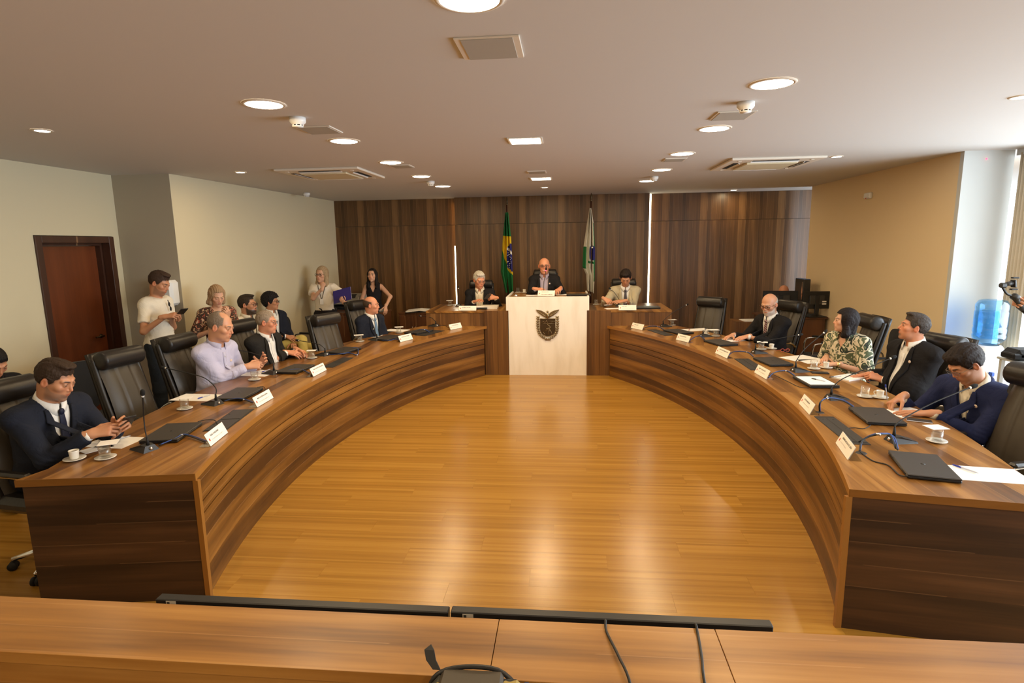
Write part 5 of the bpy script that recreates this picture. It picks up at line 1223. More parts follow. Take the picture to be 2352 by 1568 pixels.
def hair_sdf(o):
    st = o['hair']; w = o.get('w', 1.0); vol = o.get('vol', .010); sd = o.get('seed', 1.0)
    def fn(P):
        y = P[:, 1]; z = P[:, 2]; X = np.abs(P[:, 0])
        d = ell(P, V3(0, -.018, .035), (.074 * w + vol * .8, .093 + vol, .087 + vol * 1.1))
        if st in ('short', 'quiff', 'curly', 'sweep', 'crop'):
            hl = o.get('hl', .072)
            cz = np.interp(y, [-.13, -.06, -.035, -.022, .0, .012, .030, .050, .075, .12], [-.085, -.082, -.050, .012, .010, -.022, -.012, hl - .035, hl - .006, hl + .006])
            cz = np.where(X > .05, cz, np.interp(y, [-.13, -.06, .0, .05, .12], [-.085, -.08, -.0, hl - .02, hl]))
            if st == 'quiff': d = su(d, ell(P, V3(0, .035, .112), (.052, .048, .017)), .02)
            if st == 'sweep': d = su(d, ell(P, V3(.01, .042, .096), (.062, .042, .026)), .02)
            if st == 'curly':
                d = d - .010 * np.abs(wob(P, 85, sd)) - .006
            d = d + .0022 * wob(P, 160, sd) + .0028 * np.sin(P[:, 0] * 230 + 30 * y) * np.sin(z * 60 + sd)
            d = d + .0075 * np.clip(1 - (z - cz) / .030, 0, 1) * (0 if st == 'curly' else 1)
            d = np.maximum(d, (cz - z) * .8)
            ear = ell(P * np.array([1, 1, 1], f32), V3(0, 0, 0), (9, 9, 9)); return d
        if st == 'fringe':     # bald crown, hair on sides and back
            top = o.get('crown', .045)
            cz = np.interp(y, [-.13, -.06, -.03, -.018, .002, .012, .03], [-.075, -.07, -.035, .014, .012, -.015, .02])
            d = d + .002 * wob(P, 170, sd)
            d = np.maximum(d, (cz - z) * .8); d = np.maximum(d, (z - (top - y * .25)) * .8); d = np.maximum(d, y - .014); return d
        if st == 'receding':
            d = d + .002 * wob(P, 170, sd)
            cz = np.interp(y, [-.13, -.06, -.035, -.022, .0, .012, .028], [-.085, -.082, -.045, .012, .010, -.018, .03])
            d = np.maximum(d, (cz - z) * .8); d = np.maximum(d, (y - .020 - .03 * np.clip((X - .02) / .05, 0, 1) * (z < .09) + .05 * np.clip((z - .09) / .03, 0, 1))); return d
        if st in ('long', 'bob', 'tied'):
            L_ = o.get('len', .26); hl = o.get('hl', .078)
            if st != 'tied':
                Q = P.copy(); Q[:, 0] = X
                fl = cap(Q, V3(.056 * w, -.010, .03), V3(.070 * w, -.006, -.03 - min(L_, .14) * .8), .038, .036)
                fl = su(fl, cap(Q, V3(.070 * w, -.004, -.04 - min(L_, .14) * .7), V3(.070 * w, .020 + .05 * (L_ > .2), -.02 - L_), .034, .018), .03)
                d = su(d, fl, .03); d = su(d, cap(P, V3(0, -.050, .0), V3(0, -.065, -.02 - L_ * .85), .078, .050), .035)
            else:
                d = su(d, cap(P, V3(.02, -.085, -.03), V3(.035, -.09, -.20), .028, .014), .02)
            d = d + .002 * wob(P, 120, sd) + .002 * np.sin(P[:, 0] * 300 + 4 * np.sin(z * 12))
            # open the face: an egg shaped window in front
            cf = np.maximum(ell(P, V3(0, .085, -.040), (.054 * w, .10, .115)), (z - hl)); d = np.maximum(d, -cf)
            d = np.maximum(d, -np.maximum(-(y - .05), z - hl + .0)); 
            if st == 'tied': d = np.maximum(d, np.where(z < -.02, (y + .02), -1))
            # keep off the neck front
            d = np.maximum(d, -cap(P, V3(0, .02, -.08), V3(0, .03, -.25), .052, .052)); return d
        return d + 9
    return fn
def wig(fn, P): return fn(P)
# ---- hand: wrist at origin, fingers +y, back of the hand +z, right thumb on -x
POSE = {'rest': [(18, 28, 18)] * 4 + [(28, 18)], 'flat': [(4, 8, 5)] * 4 + [(34, 8)], 'grip': [(48, 62, 30), (52, 64, 34), (56, 66, 36), (58, 66, 38), (20, 38)],
        'phone': [(30, 55, 25), (36, 58, 28), (42, 60, 30), (48, 60, 32), (12, 22)], 'pen': [(38, 52, 22), (50, 70, 34), (62, 78, 40), (66, 80, 42), (14, 34)], 'fist': [(72, 88, 45), (74, 90, 45), (76, 90, 45), (76, 90, 45), (8, 55)],
        'spread': [(8, 22, 12), (14, 30, 16), (20, 36, 20), (26, 40, 22), (42, 4)]}
_hc = {}
def hand_mesh(pose):
    if pose in _hc: return _hc[pose]
    ps = POSE[pose]; mc = []; fg = []
    L_ = [(.043, .026, .021), (.047, .030, .022), (.043, .027, .021), (.034, .021, .018)]
    for i in range(4):
        kx = (-.030, -.010, .010, .028)[i]; ky = (.086, .090, .086, .078)[i]; k = V3(kx, ky, .004 - .003 * abs(i - 1.3)); mc.append((V3(kx * .45, .008, 0), k))
        sp = (-.10, -.02, .06, .15)[i] * (1.0 if pose in ('spread', 'flat') else .45)
        a = 0; p = k; seg = []
        for q in range(3):
            a += math.radians(ps[i][q]); dr = V3(math.sin(sp) * math.cos(a), math.cos(sp) * math.cos(a), -math.sin(a)); e = p + dr * L_[i][q]
            r0 = (.0092, .0084, .0076)[q] * (1 if i < 3 else .88); r1 = (.0084, .0076, .0064)[q] * (1 if i < 3 else .88); seg.append((p, e, r0, r1)); p = e
        fg.append(seg)
    o1, o2 = math.radians(ps[4][0]), math.radians(ps[4][1])
    t0 = V3(-.020, .016, -.006); d1 = nrm(V3(-math.sin(o1 + .55), math.cos(o1 + .55), -.35)); t1 = t0 + d1 * .044; d2 = nrm(V3(-math.sin(o1 + .25 - o2 * .3), math.cos(o1 + .25 - o2 * .3), -.35 - o2 * .4)); t2 = t1 + d2 * .034; d3 = nrm(d2 + V3(o2 * .5, 0, -o2 * .2)); t3 = t2 + d3 * .026
    def fn(P):
        d = cap(P, V3(0, -.035, 0), V3(0, -.008, 0), .0262, .0245)
        d = su(d, ell(P, V3(0, .005, 0), (.030, .03, .019)), .015)
        for a, b in mc: d = su(d, cap(P, a, b, .0135, .0115), .012)
        d = su(d, cap(P, t0, t1, .0155, .0115), .012)
        th = np.minimum(cap(P, t1, t2, .0112, .0100), cap(P, t2, t3, .0098, .0080)); d = su(d, th, .005)
        for seg in fg:
            g = None
            for a, b, r0, r1 in seg: q = cap(P, a, b, r0, r1); g = q if g is None else su(g, q, .002)
            d = su(d, g, .0035)
        return d
    v, f = polygonise(fn, (-.085, -.09, -.115), (.062, .205, .045), .0034)
    c = np.zeros(len(v)); 
    for seg in fg:
        e = seg[2][1]; c = np.maximum(c, np.exp(-((v - e) ** 2).sum(1) / .010 ** 2)); k = seg[0][0]; c = np.maximum(c, .6 * np.exp(-((v - k - V3(0, 0, .008)) ** 2).sum(1) / .010 ** 2))
    _hc[pose] = (v, f, c); return _hc[pose]
def ik(S, T, l1, l2, pole):
    d = T - S; L_ = np.linalg.norm(d)
    if L_ > (l1 + l2) * .995: T = S + d / L_ * (l1 + l2) * .995; d = T - S; L_ = np.linalg.norm(d)
    u = d / L_; a = (l1 * l1 - l2 * l2 + L_ * L_) / (2 * L_); h = math.sqrt(max(0, l1 * l1 - a * a)); p = pole - u * (pole @ u); p = nrm(p)
    return S + u * a + p * h, T
_cm = {}
def person(label, head, yaw, hyaw, hpitch, kind='suit', lean=.12, seat=.47, hands=None, hd=None, cols=None, tie=None, scale=1.0, stand=False, floor=0.0, roll=0.0, belly=0.0, vopen=None, legs=None, glasses=None, lapelpin=None, sleeve=1.0, extra=None, wide=1.0, hscale=1.0, lowres=1.0, neckfwd=.03):
    """head = world centre of the head; yaw = facing of the torso; hands = {side: (centre, finger direction, back-of-hand normal, pose)}"""
    hd = dict(hd or {}); cols = cols or {}
    Hc = np.array(head, float); Z = V3(0, 0, 1); Fh = V3(math.cos(yaw), math.sin(yaw), 0); Rr = np.cross(Fh, Z)
    U = nrm(Z * math.cos(lean) + Fh * math.sin(lean)); Ft = np.cross(U, Rr); T3 = np.stack([Rr, Ft, U], 1)
    Nb = Hc - U * .138 * hscale - Fh * neckfwd - Z * .008
    sc = scale
    base_z = (floor + seat + .10) if not stand else None
    TL = .50 * sc
    if not stand: TL = min(.60, max(.40, (Nb[2] - base_z) / math.cos(lean)))
    k = TL / .50
    P0 = Nb - U * TL
    if stand and hd.get('z0') is None: pass
    root = empty('person', (P0[0], P0[1], floor), 0, label, 'person')
    ro = V3(P0[0], P0[1], floor)
    def LT(x, y, z): return Nb + T3 @ V3(x * wide, y, z * k) - ro      # torso point -> root-local
    Sh = {1: LT(.172 * sc, -.015, -.062), -1: LT(-.172 * sc, -.015, -.062)}
    hpos = {}
    arms = {}
    for s in (1, -1):     # +1 = own right side
        S = Sh[s]
        if hands and s in hands:
            c, fd, bn, pose = hands[s][:4]; fd = nrm(np.array(fd, float)); bn = np.array(bn, float); bn = nrm(bn - fd * (bn @ fd)); wr = np.array(c, float) - ro - fd * .075
        else:
            pose = 'rest'
            if stand: wr = S + V3(0, 0, -.50) + Fh * .06 + Rr * s * .06; fd = V3(0, 0, -1) * 1.0 + Fh * .15; bn = Rr * s
            else: wr = LT(s * .11, .27, -.42); fd = nrm(Fh - Rr * s * .5 - Z * .25); bn = Z + 0.0
            fd = nrm(fd); bn = nrm(bn - fd * (bn @ fd))
        pole = hands[s][4] if hands and s in hands and len(hands[s]) > 4 else (-Z * 1.2 + Rr * s * .5 - Fh * .3)
        E_, wr2 = ik(S, wr, .295 * sc, .260 * sc, np.array(pole, float))
        arms[s] = (S, E_, wr2); hpos[s] = (wr2, fd, bn, pose)
    # legs
    hipL = {s: LT(s * .092 / wide, 0, -.53) for s in (1, -1)}; knees = {}; ank = {}
    for s in (1, -1):
        if stand:
            g = hipL[s][2]; knees[s] = hipL[s] + V3(0, 0, -g * .48) + Fh * .02 + Rr * s * .02; ank[s] = hipL[s] * V3(1, 1, 0) + V3(0, 0, .085) + Rr * s * .03
        else:
            hipL[s] = V3(hipL[s][0], hipL[s][1], seat + .09); knees[s] = hipL[s] + Fh * .42 * sc + Rr * s * .05 + Z * .01; ank[s] = knees[s] * V3(1, 1, 0) + V3(0, 0, .085) + Fh * .0
    if legs:
        for s in legs: knees[s] = hipL[s] + np.array(legs[s][0]); ank[s] = hipL[s] + np.array(legs[s][1])
    def torso(P, inf, low=True, neck=True):
        Q = ((P + ro.astype(f32)) - Nb.astype(f32)) @ T3.astype(f32); Q = Q / np.array([wide * sc, sc, k], f32)
        d = ell(Q, V3(0, -.012, -.17), (.158 + inf, .108 + inf, .19 + inf))
        d = su(d, cap(Q, V3(-.125, -.018, -.062), V3(.125, -.018, -.062), .058 + inf, .058 + inf), .07)
        d = su(d, ell(Q, V3(0, .004 + belly * .6, -.34), (.142 + inf + belly * .6, .108 + inf + belly * .7, .17 + inf)), .06)
        if low: d = su(d, ell(Q, V3(0, -.01, -.49), (.168 + inf, .122 + inf, .11 + inf)), .06)
        if neck: d = su(d, cap(Q, V3(0, -.02, -.03), V3(0, -.008, .015), .060 + inf * .5, .050 + inf * .5), .05)
        return d
    tc_ = lambda P: (((P + ro.astype(f32)) - Nb.astype(f32)) @ T3.astype(f32)) / np.array([1, 1, k], f32)
    def arm(P, s, inf, upto=1.0, ra=.050, rb=.040, rc=.033):
        S, E_, Wr = arms[s]
        Si = S + (Nb - ro + T3 @ V3(0, 0, -.09) - S) * .10
        if upto <= 1.0:
            E2 = S + (E_ - S) * upto; return su(cap(P, Si, E2, ra + inf, ra + (rb - ra) * upto + inf), cap(P, Si, E2, ra + inf * .5, rb + inf), .01)
        W2 = E_ + (Wr - E_) * (upto - 1); return su(cap(P, Si, E_, ra + inf, rb + inf), cap(P, E_, W2, rb + inf, rb + (rc - rb) * (upto - 1) + inf * .8), .02)
    def cutplane(P, s, upto):
        S, E_, Wr = arms[s]; a, b, t = (S, E_, upto) if upto <= 1 else (E_, Wr, upto - 1)
        n_ = nrm(b - a); c = a + (b - a) * t; near = np.sqrt(((P - c.astype(f32)) ** 2).sum(1)); return np.where(near < .14, (P - c.astype(f32)) @ n_.astype(f32), -1)
    # ---- body: head, hands at fine scale, trunk and limbs underneath, all in one mesh
    hR = np.stack([V3(math.sin(hyaw), -math.cos(hyaw), 0), V3(math.cos(hyaw), math.sin(hyaw), 0), Z], 1)
    HM = hR @ rotx(hpitch)
    if roll: cr, sr = math.cos(roll), math.sin(roll); HM = HM @ np.array([[cr, 0, sr], [0, 1, 0], [-sr, 0, cr]])
    hs_ = hscale * (.97 if hd.get('fem') else 1.0) * 1.0
    hd['nb'] = HM.T @ (Nb - U * .015 - Hc) / hs_
    hv, hf = polygonise(head_sdf(hd), (-.11, -.15, -.20), (.11, .135, .135), .0034 * lowres)
    hc_ = head_colors(hv, hd); VV = [hv * hs_ @ HM.T + Hc - ro]; FF = [hf]; CC = [hc_]; off = len(hv)
    gz = rotx(hd.get('gaze', -.1))
    for sx in (-1, 1):
        ev, ef, ec = uvball(V3(sx * .031, .0765, .006), .0133, gz); VV.append(ev * hs_ @ HM.T + Hc - ro); FF.append(ef + off); CC.append(ec); off += len(ev)
    sk = np.array(hd.get('skin', (.58, .29, .17)))
    for s in (1, -1):
        wr2, fd, bn, pose = hpos[s]
        if hands and s in hands and hands[s][3] is None: continue
        v, f, c = hand_mesh(pose); v = v.copy(); 
        if s < 0: v[:, 0] *= -1; f = f[:, ::-1]
        Hm = np.stack([np.cross(fd, bn), fd, bn], 1) * (.95 if hd.get('fem') else 1.03) * sc
        VV.append(v @ Hm.T + wr2); FF.append(f + off); off += len(v)
        CC.append(sk * (1 - .30 * c[:, None]) + sk * np.array([1.12, .62, .52]) * .30 * c[:, None])
    bare = sleeve < 1.9
    def bodyf(P):
        d = torso(P, -.010)
        for s in (1, -1): d = su(d, arm(P, s, -.004, 2.0, .046, .038, .027), .03)
        for s in (1, -1):
            d = su(d, cap(P, hipL[s], knees[s], .070, .050), .03); d = su(d, cap(P, knees[s], ank[s], .050, .036), .02)
        return d
    allp = np.array([Sh[1], Sh[-1], arms[1][1], arms[-1][1], arms[1][2], arms[-1][2], LT(0, .1, -.55), LT(0, -.1, .05), *hipL.values(), *knees.values(), *ank.values()])
    bv, bf = polygonise(bodyf, allp.min(0) - .12, allp.max(0) + .12, (.012 if bare else .020))
    VV.append(bv); FF.append(bf + off); CC.append(np.tile(sk, (len(bv), 1)))
    npmesh('body', np.concatenate(VV), np.concatenate(FF), M['skin'], root, np.concatenate(CC))
    # ---- hair
    hk = hd.get('hair')
    if hk and hk != 'bald':
        hm = hairmat('hair_%d' % len(_cm), hd.get('hairc', (.03, .02, .015)), hd.get('hairc2')); _cm[len(_cm)] = 1
        lo = (-.15, -.18, -.12 - (hd.get('len', .26) if hk in ('long', 'bob') else (.14 if hk == 'tied' else 0)))
        v, f = polygonise(hair_sdf(hd), lo, (.15, .13, .165), .0040 * lowres)
        if len(v): npmesh('hair', v * hs_ @ HM.T + Hc - ro, f, hm, root)
    # ---- spectacles
    if glasses:
        g = MB(); gm = {'dark': M['blackp'], 'metal': M['specmetal'], 'brown': M['doorf'], 'redbrown': M['doorf']}[glasses]; r = .0013 if glasses == 'metal' else .0022
        for sx in (-1, 1):
            g.tube([(sx * .0335 + .0245 * math.copysign(abs(math.cos(a)) ** .6, math.cos(a)), .1015 - .005 * abs(math.cos(a)) * (1 if sx * math.cos(a) > 0 else 0), .003 + .0155 * math.copysign(abs(math.sin(a)) ** .6, math.sin(a))) for a in [(i + .5) * math.pi / 8 for i in range(16)]], r, 6, closed=True)
            g.tube([(sx * .056, .097, .008), (sx * .074, .07, .010), (sx * .080, .0, .008), (sx * .079, -.02, -.006)], r * .9, 6)
        g.tube([(-.010, .105, .006), (0, .108, .009), (.010, .105, .006)], r, 6)
        g.v = [tuple(HM @ (np.array(p) * hs_) + Hc - ro) for p in g.v]; go = g.build('spectacles', gm, root)
        l = MB()
        for sx in (-1, 1): l.sph((sx * .033, .1010, .003), .022, 12, 6, (1, .04, .74))
        l.v = [tuple(HM @ (np.array(p) * hs_) + Hc - ro) for p in l.v]; l.build('lenses', M['specs'], go)
    # ---- clothes
    vx = .0095 * lowres
    lo_, hi_ = allp[:8].min(0) - .12, allp[:8].max(0) + .12
    def proj(fnsd, X_, Z_, y0=.34):
        X_ = np.asarray(X_, float); Z_ = np.asarray(Z_, float); ys = np.linspace(y0, -.10, 90); n_ = len(X_)
        Pn = np.stack([np.repeat(X_, 90), np.tile(ys, n_), np.repeat(Z_, 90) * k], 1); Pw = Pn @ T3.T + Nb - ro
        d = fnsd(Pw.astype(f32)).reshape(n_, 90); hit = d < 0; i = np.where(hit.any(1), hit.argmax(1), 89); i = np.clip(i, 1, 89); r_ = np.arange(n_)
        d0, d1 = d[r_, i - 1], d[r_, i]; t = np.clip(d0 / (d0 - d1 + 1e-9), 0, 1); return ys[i - 1] + t * (ys[i] - ys[i - 1])
    def on(X_, Y_, Z_): return (np.stack([X_, Y_, np.asarray(Z_) * k], 1) @ T3.T + Nb - ro)
    def strip(name, rows, fnsd, mat, parent, off_=.005, th=.004, cols_=5):
        """rows: (z, x_left, x_right) ribbon laid on a surface"""
        X_, Z_ = [], []
        for (z, a, b) in rows:
            for q in range(cols_): X_.append(a + (b - a) * q / (cols_ - 1)); Z_.append(z)
        Y_ = proj(fnsd, X_, Z_) + off_; pts = on(np.array(X_), Y_, np.array(Z_)); n_ = len(rows)
        fs = np.array([(j * cols_ + q, j * cols_ + q + 1, (j + 1) * cols_ + q + 1, (j + 1) * cols_ + q) for j in range(n_ - 1) for q in range(cols_ - 1)])
        o_ = npmesh(name, pts, fs, mat, parent); md = o_.modifiers.new('thick', 'SOLIDIFY'); md.thickness = th; md.offset = 0; return o_
    def collar(mat, parent, r0=.057, h=.040, opened=.18, droop=.04, name='collar', fold=True, lift=.012):
        rows = []; nseg = 30; vs = []
        for i in range(nseg + 1):
            th_ = opened + (2 * math.pi - 2 * opened) * i / nseg; fr = (1 + math.cos(th_)) / 2
            prof = [(r0 + .002, -.018), (r0 + .001, h)] + ([(r0 + .010, h + .001), (r0 + .019 + .010 * fr, .004 - droop * fr ** 6)] if fold else [(r0 + .006, h), (r0 + .007, -.015)])
            for (r, z) in prof: vs.append((r * math.sin(th_) * 1.0, r * math.cos(th_) * 1.06 - .004 + .012 * fr, z - .030 * fr + .004))
        m_ = 4; fs = np.array([(i * m_ + q, i * m_ + q + 1, (i + 1) * m_ + q + 1, (i + 1) * m_ + q) for i in range(nseg) for q in range(m_ - 1)])
        up = nrm(Hc - Nb + U * .1); a = nrm(Rr - up * (Rr @ up)); b = np.cross(up, a); C3 = np.stack([a, b, up], 1)
        pts = np.array(vs) * sc @ C3.T + Nb - ro + up * lift
        o_ = npmesh(name, pts, fs, mat, parent); md = o_.modifiers.new('thick', 'SOLIDIFY'); md.thickness = .0025; return o_
    sd_ = hd.get('seed', 1.0)
    shirt_m = cols.get('shirt'); pants_m = cols.get('pants'); top_m = cols.get('top')
    leg_inf = .014 if not cols.get('slim') else .006
    def pants(P):
        Q = tc_(P); d = torso(P, .004); d = np.maximum(d, (Q[:, 2] + (.40 if stand else .42)))
        for s in (1, -1):
            d = su(d, cap(P, hipL[s], knees[s], .076 + leg_inf, .056 + leg_inf), .035); d = su(d, cap(P, knees[s], ank[s] + V3(0, 0, .02), .054 + leg_inf, .044 + leg_inf), .02)
        return d + .004 * wob(P, 28, sd_)
    lp_ = np.array([LT(0, .12, -.40), LT(0, -.12, -.55), *hipL.values(), *knees.values(), *ank.values()])
    v, f = polygonise(pants, lp_.min(0) - .13, lp_.max(0) + .11, .013 * lowres); npmesh('trousers', v, f, pants_m, root)
    for s in (1, -1):
        a = ank[s]; dd = Fh if not legs or s not in (legs or {}) else nrm(np.array(legs[s][2]) if len(legs[s]) > 2 else Fh)
        fz = V3(0, 0, -.045)
        def shoe(P): 
            d = su(cap(P, a + fz * .6 - dd * .03, a + fz + dd * .15, .042, .034), ell(P, a + V3(0, 0, -.01), (.045, .045, .055)), .03); return np.maximum(d, -(P[:, 2] - (a[2] - .083)))
        v, f = polygonise(shoe, a - .13 + np.minimum(dd * .15, 0), a + .13 + np.maximum(dd * .15, 0), .012); npmesh('shoe', v, f, cols.get('shoe', M['leather']), root)
    if kind == 'suit':
        def shirt(P): return torso(P, .003)
        def sh2(P):
            Q = tc_(P); return np.maximum(np.maximum(shirt(P), -.60 - Q[:, 2]), Q[:, 2] - .010 + .45 * np.clip(Q[:, 1] + .005, 0, .2))
        v, f = polygonise(sh2, lo_, hi_, vx); so = npmesh('shirt', v, f, shirt_m, root)
        collar(shirt_m, so, opened=.10 if tie else .32, droop=.042)
        if not tie or True:
            strip('placket', [(z, -.014, .014) for z in np.linspace(-.07, -.40, 12)], shirt, shirt_m, so, .002, .002, 3)
        for s in (1, -1):
            S, E_, Wr = arms[s]; dr = nrm(Wr - E_); MB().tube([Wr - dr * .035, Wr - dr * .005], [.0345, .0325], 14).build('cuff', shirt_m, so)
        wt, zb, wb = vopen or (.074, -.40, .0)
        def jac0(P):
            d = torso(P, .016, True, False)
            for s in (1, -1): d = su(d, np.maximum(arm(P, s, .013, 1.92, .054, .045, .036), cutplane(P, s, 1.90)), .035)
            Q = tc_(P); S1, S2 = Sh[1], Sh[-1]
            for s in (1, -1): d = su(d, ell(P, Sh[s] + V3(0, 0, .006), (.062, .062, .05)), .03)
            el = 0
            for s in (1, -1):
                E_ = arms[s][1]; el = el + np.exp(-((P - E_.astype(f32)) ** 2).sum(1) / .0064)
            d = d + .0035 * wob(P, 26, sd_) + el * .005 * np.sin(P[:, 2] * 190 + P[:, 0] * 90 + 2 * np.sin(P[:, 1] * 40))
            return np.maximum(d, -.56 - Q[:, 2])
        def jac(P):
            d = jac0(P); Q = tc_(P); x = np.abs(Q[:, 0]); z = Q[:, 2]; w_ = np.interp(z, [zb - .2, zb, .0, .05], [wb - (.0 if wb else .05), wb, wt, wt + .012])
            return np.maximum(d, -np.maximum(x - w_, .01 - Q[:, 1]))
        v, f = polygonise(jac, lo_, hi_, vx); jo = npmesh('jacket', v, f, top_m, root)
        zz = np.linspace(-.012, zb + .01, 16)
        for s in (1, -1):
            rows = []
            for z in zz:
                t = (z - zz[0]) / (zz[-1] - zz[0]); xi = np.interp(z, [zb, 0], [wb, wt]) - .003
                wd_ = np.interp(t, [0, .25, .27, .40, 1.0], [.020, .050, .042, .056, .004 if not wb else .02]); rows.append((z, s * xi, s * (xi + wd_)))
            strip('lapel', rows, jac0, top_m, jo, .0085, .005)
        collar(top_m, jo, r0=.070, h=.020, opened=.85, droop=.0, name='jacket_collar', lift=.000)
        y_ = proj(jac0, [.012], [zb - .03]); bt = MB(); bt.sph(tuple(on(np.array([.012]), y_ + .003, np.array([zb - .03]))[0]), .009, 8, 5); bt.build('button', M['blackp'], jo)
        if lapelpin:
            y_ = proj(jac0, [-.088], [-.12]); c = on(np.array([-.088]), y_ + .012, np.array([-.12]))[0]; Rm = Matrix([[Rr[0], U[0], Ft[0]], [Rr[1], U[1], Ft[1]], [Rr[2], U[2], Ft[2]]])
            MB().lathe([(.001, .002), (.012, .002), (.0125, 0)], tuple(c), 14, Rm).build('round_sticker', lapelpin, jo)
        if tie is not None:
            kn = -.052
            strip('tie', [(z, -np.interp(-z, [.045, .07, .42], [.013, .016, .040]) , np.interp(-z, [.045, .07, .42], [.013, .016, .040])) for z in np.linspace(-.045, -.44, 18)], shirt, tie, root, .011, .006)
            y_ = proj(shirt, [0], [kn])[0]; c = on(np.array([0.]), np.array([y_ + .012]), np.array([kn + .012]))[0]; kb = MB(); kb.sph(tuple(c), .019, 10, 8, (.95, .7, 1.15), Matrix([[Rr[0], Ft[0], U[0]], [Rr[1], Ft[1], U[1]], [Rr[2], Ft[2], U[2]]])); kb.build('tie_knot', tie, root)
    else:
        up_ = sleeve
        def top(P):
            inf = .010 if kind != 'sleeveless' else .002
            d = torso(P, inf)
            if sleeve > 0:
                flare = cols.get('flare', .012)
                for s in (1, -1):
                    d = su(d, np.maximum(arm(P, s, flare, up_, .049, .045, .035), cutplane(P, s, up_ - .02)), .035)
                for s in (1, -1): d = su(d, ell(P, Sh[s] + V3(0, 0, -.004), (.050, .050, .045)), .03)
            Q = tc_(P); el = 0
            for s in (1, -1): el = el + np.exp(-((P - arms[s][1].astype(f32)) ** 2).sum(1) / .0064)
            d = d + .0045 * wob(P, 24, sd_) + el * .004 * np.sin(P[:, 2] * 170 + P[:, 0] * 80)
            if kind == 'sleeveless': d = np.maximum(d, -np.maximum(np.maximum(.118 - np.abs(Q[:, 0]), -.13 - Q[:, 2]), -1))
            hem = cols.get('hem', -.56); d = np.maximum(d, hem - Q[:, 2])
            nw, nz, nt_ = cols.get('neck', (.062, -.02, .0))    # half width, depth
            if nt_: d = np.maximum(d, -np.maximum(np.abs(Q[:, 0]) - np.interp(Q[:, 2], [nt_, .02], [.0, nw]), .0 - Q[:, 1]))
            return np.maximum(d, Q[:, 2] - (.012 - .035 * np.clip(Q[:, 1] * 12, 0, 1) if kind != 'shirt' else .012 - .45 * np.clip(Q[:, 1] + .005, 0, .2)))
        v, f = polygonise(top, lo_, hi_, vx * .95); to = npmesh({'shirt': 'shirt', 'tee': 't_shirt', 'blouse': 'blouse', 'sleeveless': 'sleeveless_top'}[kind], v, f, top_m, root)
        if kind == 'shirt':
            collar(top_m, to, opened=.30, droop=.045)
            strip('placket', [(z, -.017, .017) for z in np.linspace(-.06, -.46, 14)], top, top_m, to, .0035, .003, 3)
            bt = MB(); zs = [-.10, -.18, -.26, -.34, -.42]; y_ = proj(top, [0] * 5, zs)
            for q in range(5): bt.sph(tuple(on(np.array([0.]), np.array([y_[q] + .007]), np.array([zs[q]]))[0]), .0055, 6, 4)
            bt.build('buttons', M['wallw'], to)
            if sleeve > 1.5:
                for s in (1, -1):
                    S, E_, Wr = arms[s]; dr = nrm(Wr - E_); c = E_ + (Wr - E_) * (up_ - 1); MB().tube([c - dr * .055, c + dr * .008], [.043, .041], 16).build('cuff', top_m, to)
            if lapelpin:
                y_ = proj(top, [-.075], [-.15]); c = on(np.array([-.075]), y_ + .006, np.array([-.15]))[0]; Rm = Matrix([[Rr[0], U[0], Ft[0]], [Rr[1], U[1], Ft[1]], [Rr[2], U[2], Ft[2]]])
                MB().lathe([(.001, .002), (.012, .002), (.0125, 0)], tuple(c), 14, Rm).build('round_sticker', lapelpin, to)
        if kind == 'blouse' and cols.get('collar'): collar(top_m, to, opened=.55, droop=.05)
        if kind == 'tee': collar(top_m, to, r0=.058, h=-.006, opened=.01, fold=False, name='neckband')
        if cols.get('lanyard'):
            ly = MB()
            for s in (1, -1):
                zs = np.linspace(-.01, -.24, 12); xs_ = s * np.interp(zs, [-.24, -.01], [.004, .066]); y_ = proj(top, xs_, zs) + .006
                ly.tube([tuple(p) for p in on(xs_, y_, zs)], .004, 5)
            lo2 = ly.build('lanyard', cols['lanyard'], root); y_ = proj(top, [0], [-.29])[0]; c = on(np.array([0.]), np.array([y_ + .01]), np.array([-.29]))[0]; Rm = Matrix([[Rr[0], Ft[0], U[0]], [Rr[1], Ft[1], U[1]], [Rr[2], Ft[2], U[2]]])
            MB().box(tuple(c), (.055, .003, .085), Rm).build('badge', M['paper'], lo2)
        top_fn = top
        if extra: extra(root, top, proj, on, Rr, Ft, U)
    return dict(root=root, ro=ro, hpos=hpos, arms=arms, Rr=Rr, F=Fh, U=U, Ft=Ft, LT=LT)
def prop_phone(pos, R, lab, lit=False):
    t = empty('mobile_phone', (0, 0, 0), 0, lab, 'phone'); t.matrix_world = Matrix.Translation(Vector(pos)) @ R.to_4x4()
    MB().box((0, 0, 0), (.072, .15, .009), bev=.003).build('body', M['blackp'], t); MB().box((0, 0, .0048), (.066, .14, .0006)).build('display', M['hatch'], t); return t
def watch(p, s, mat, lab=None):
    S, E_, Wr = p['arms'][s]; dr = nrm(Wr - E_); c = Wr - dr * .012
    w_ = MB(); w_.tube([c - dr * .011, c + dr * .011], [.031, .030], 16); o = w_.build('wristwatch', mat, p['root']); return o
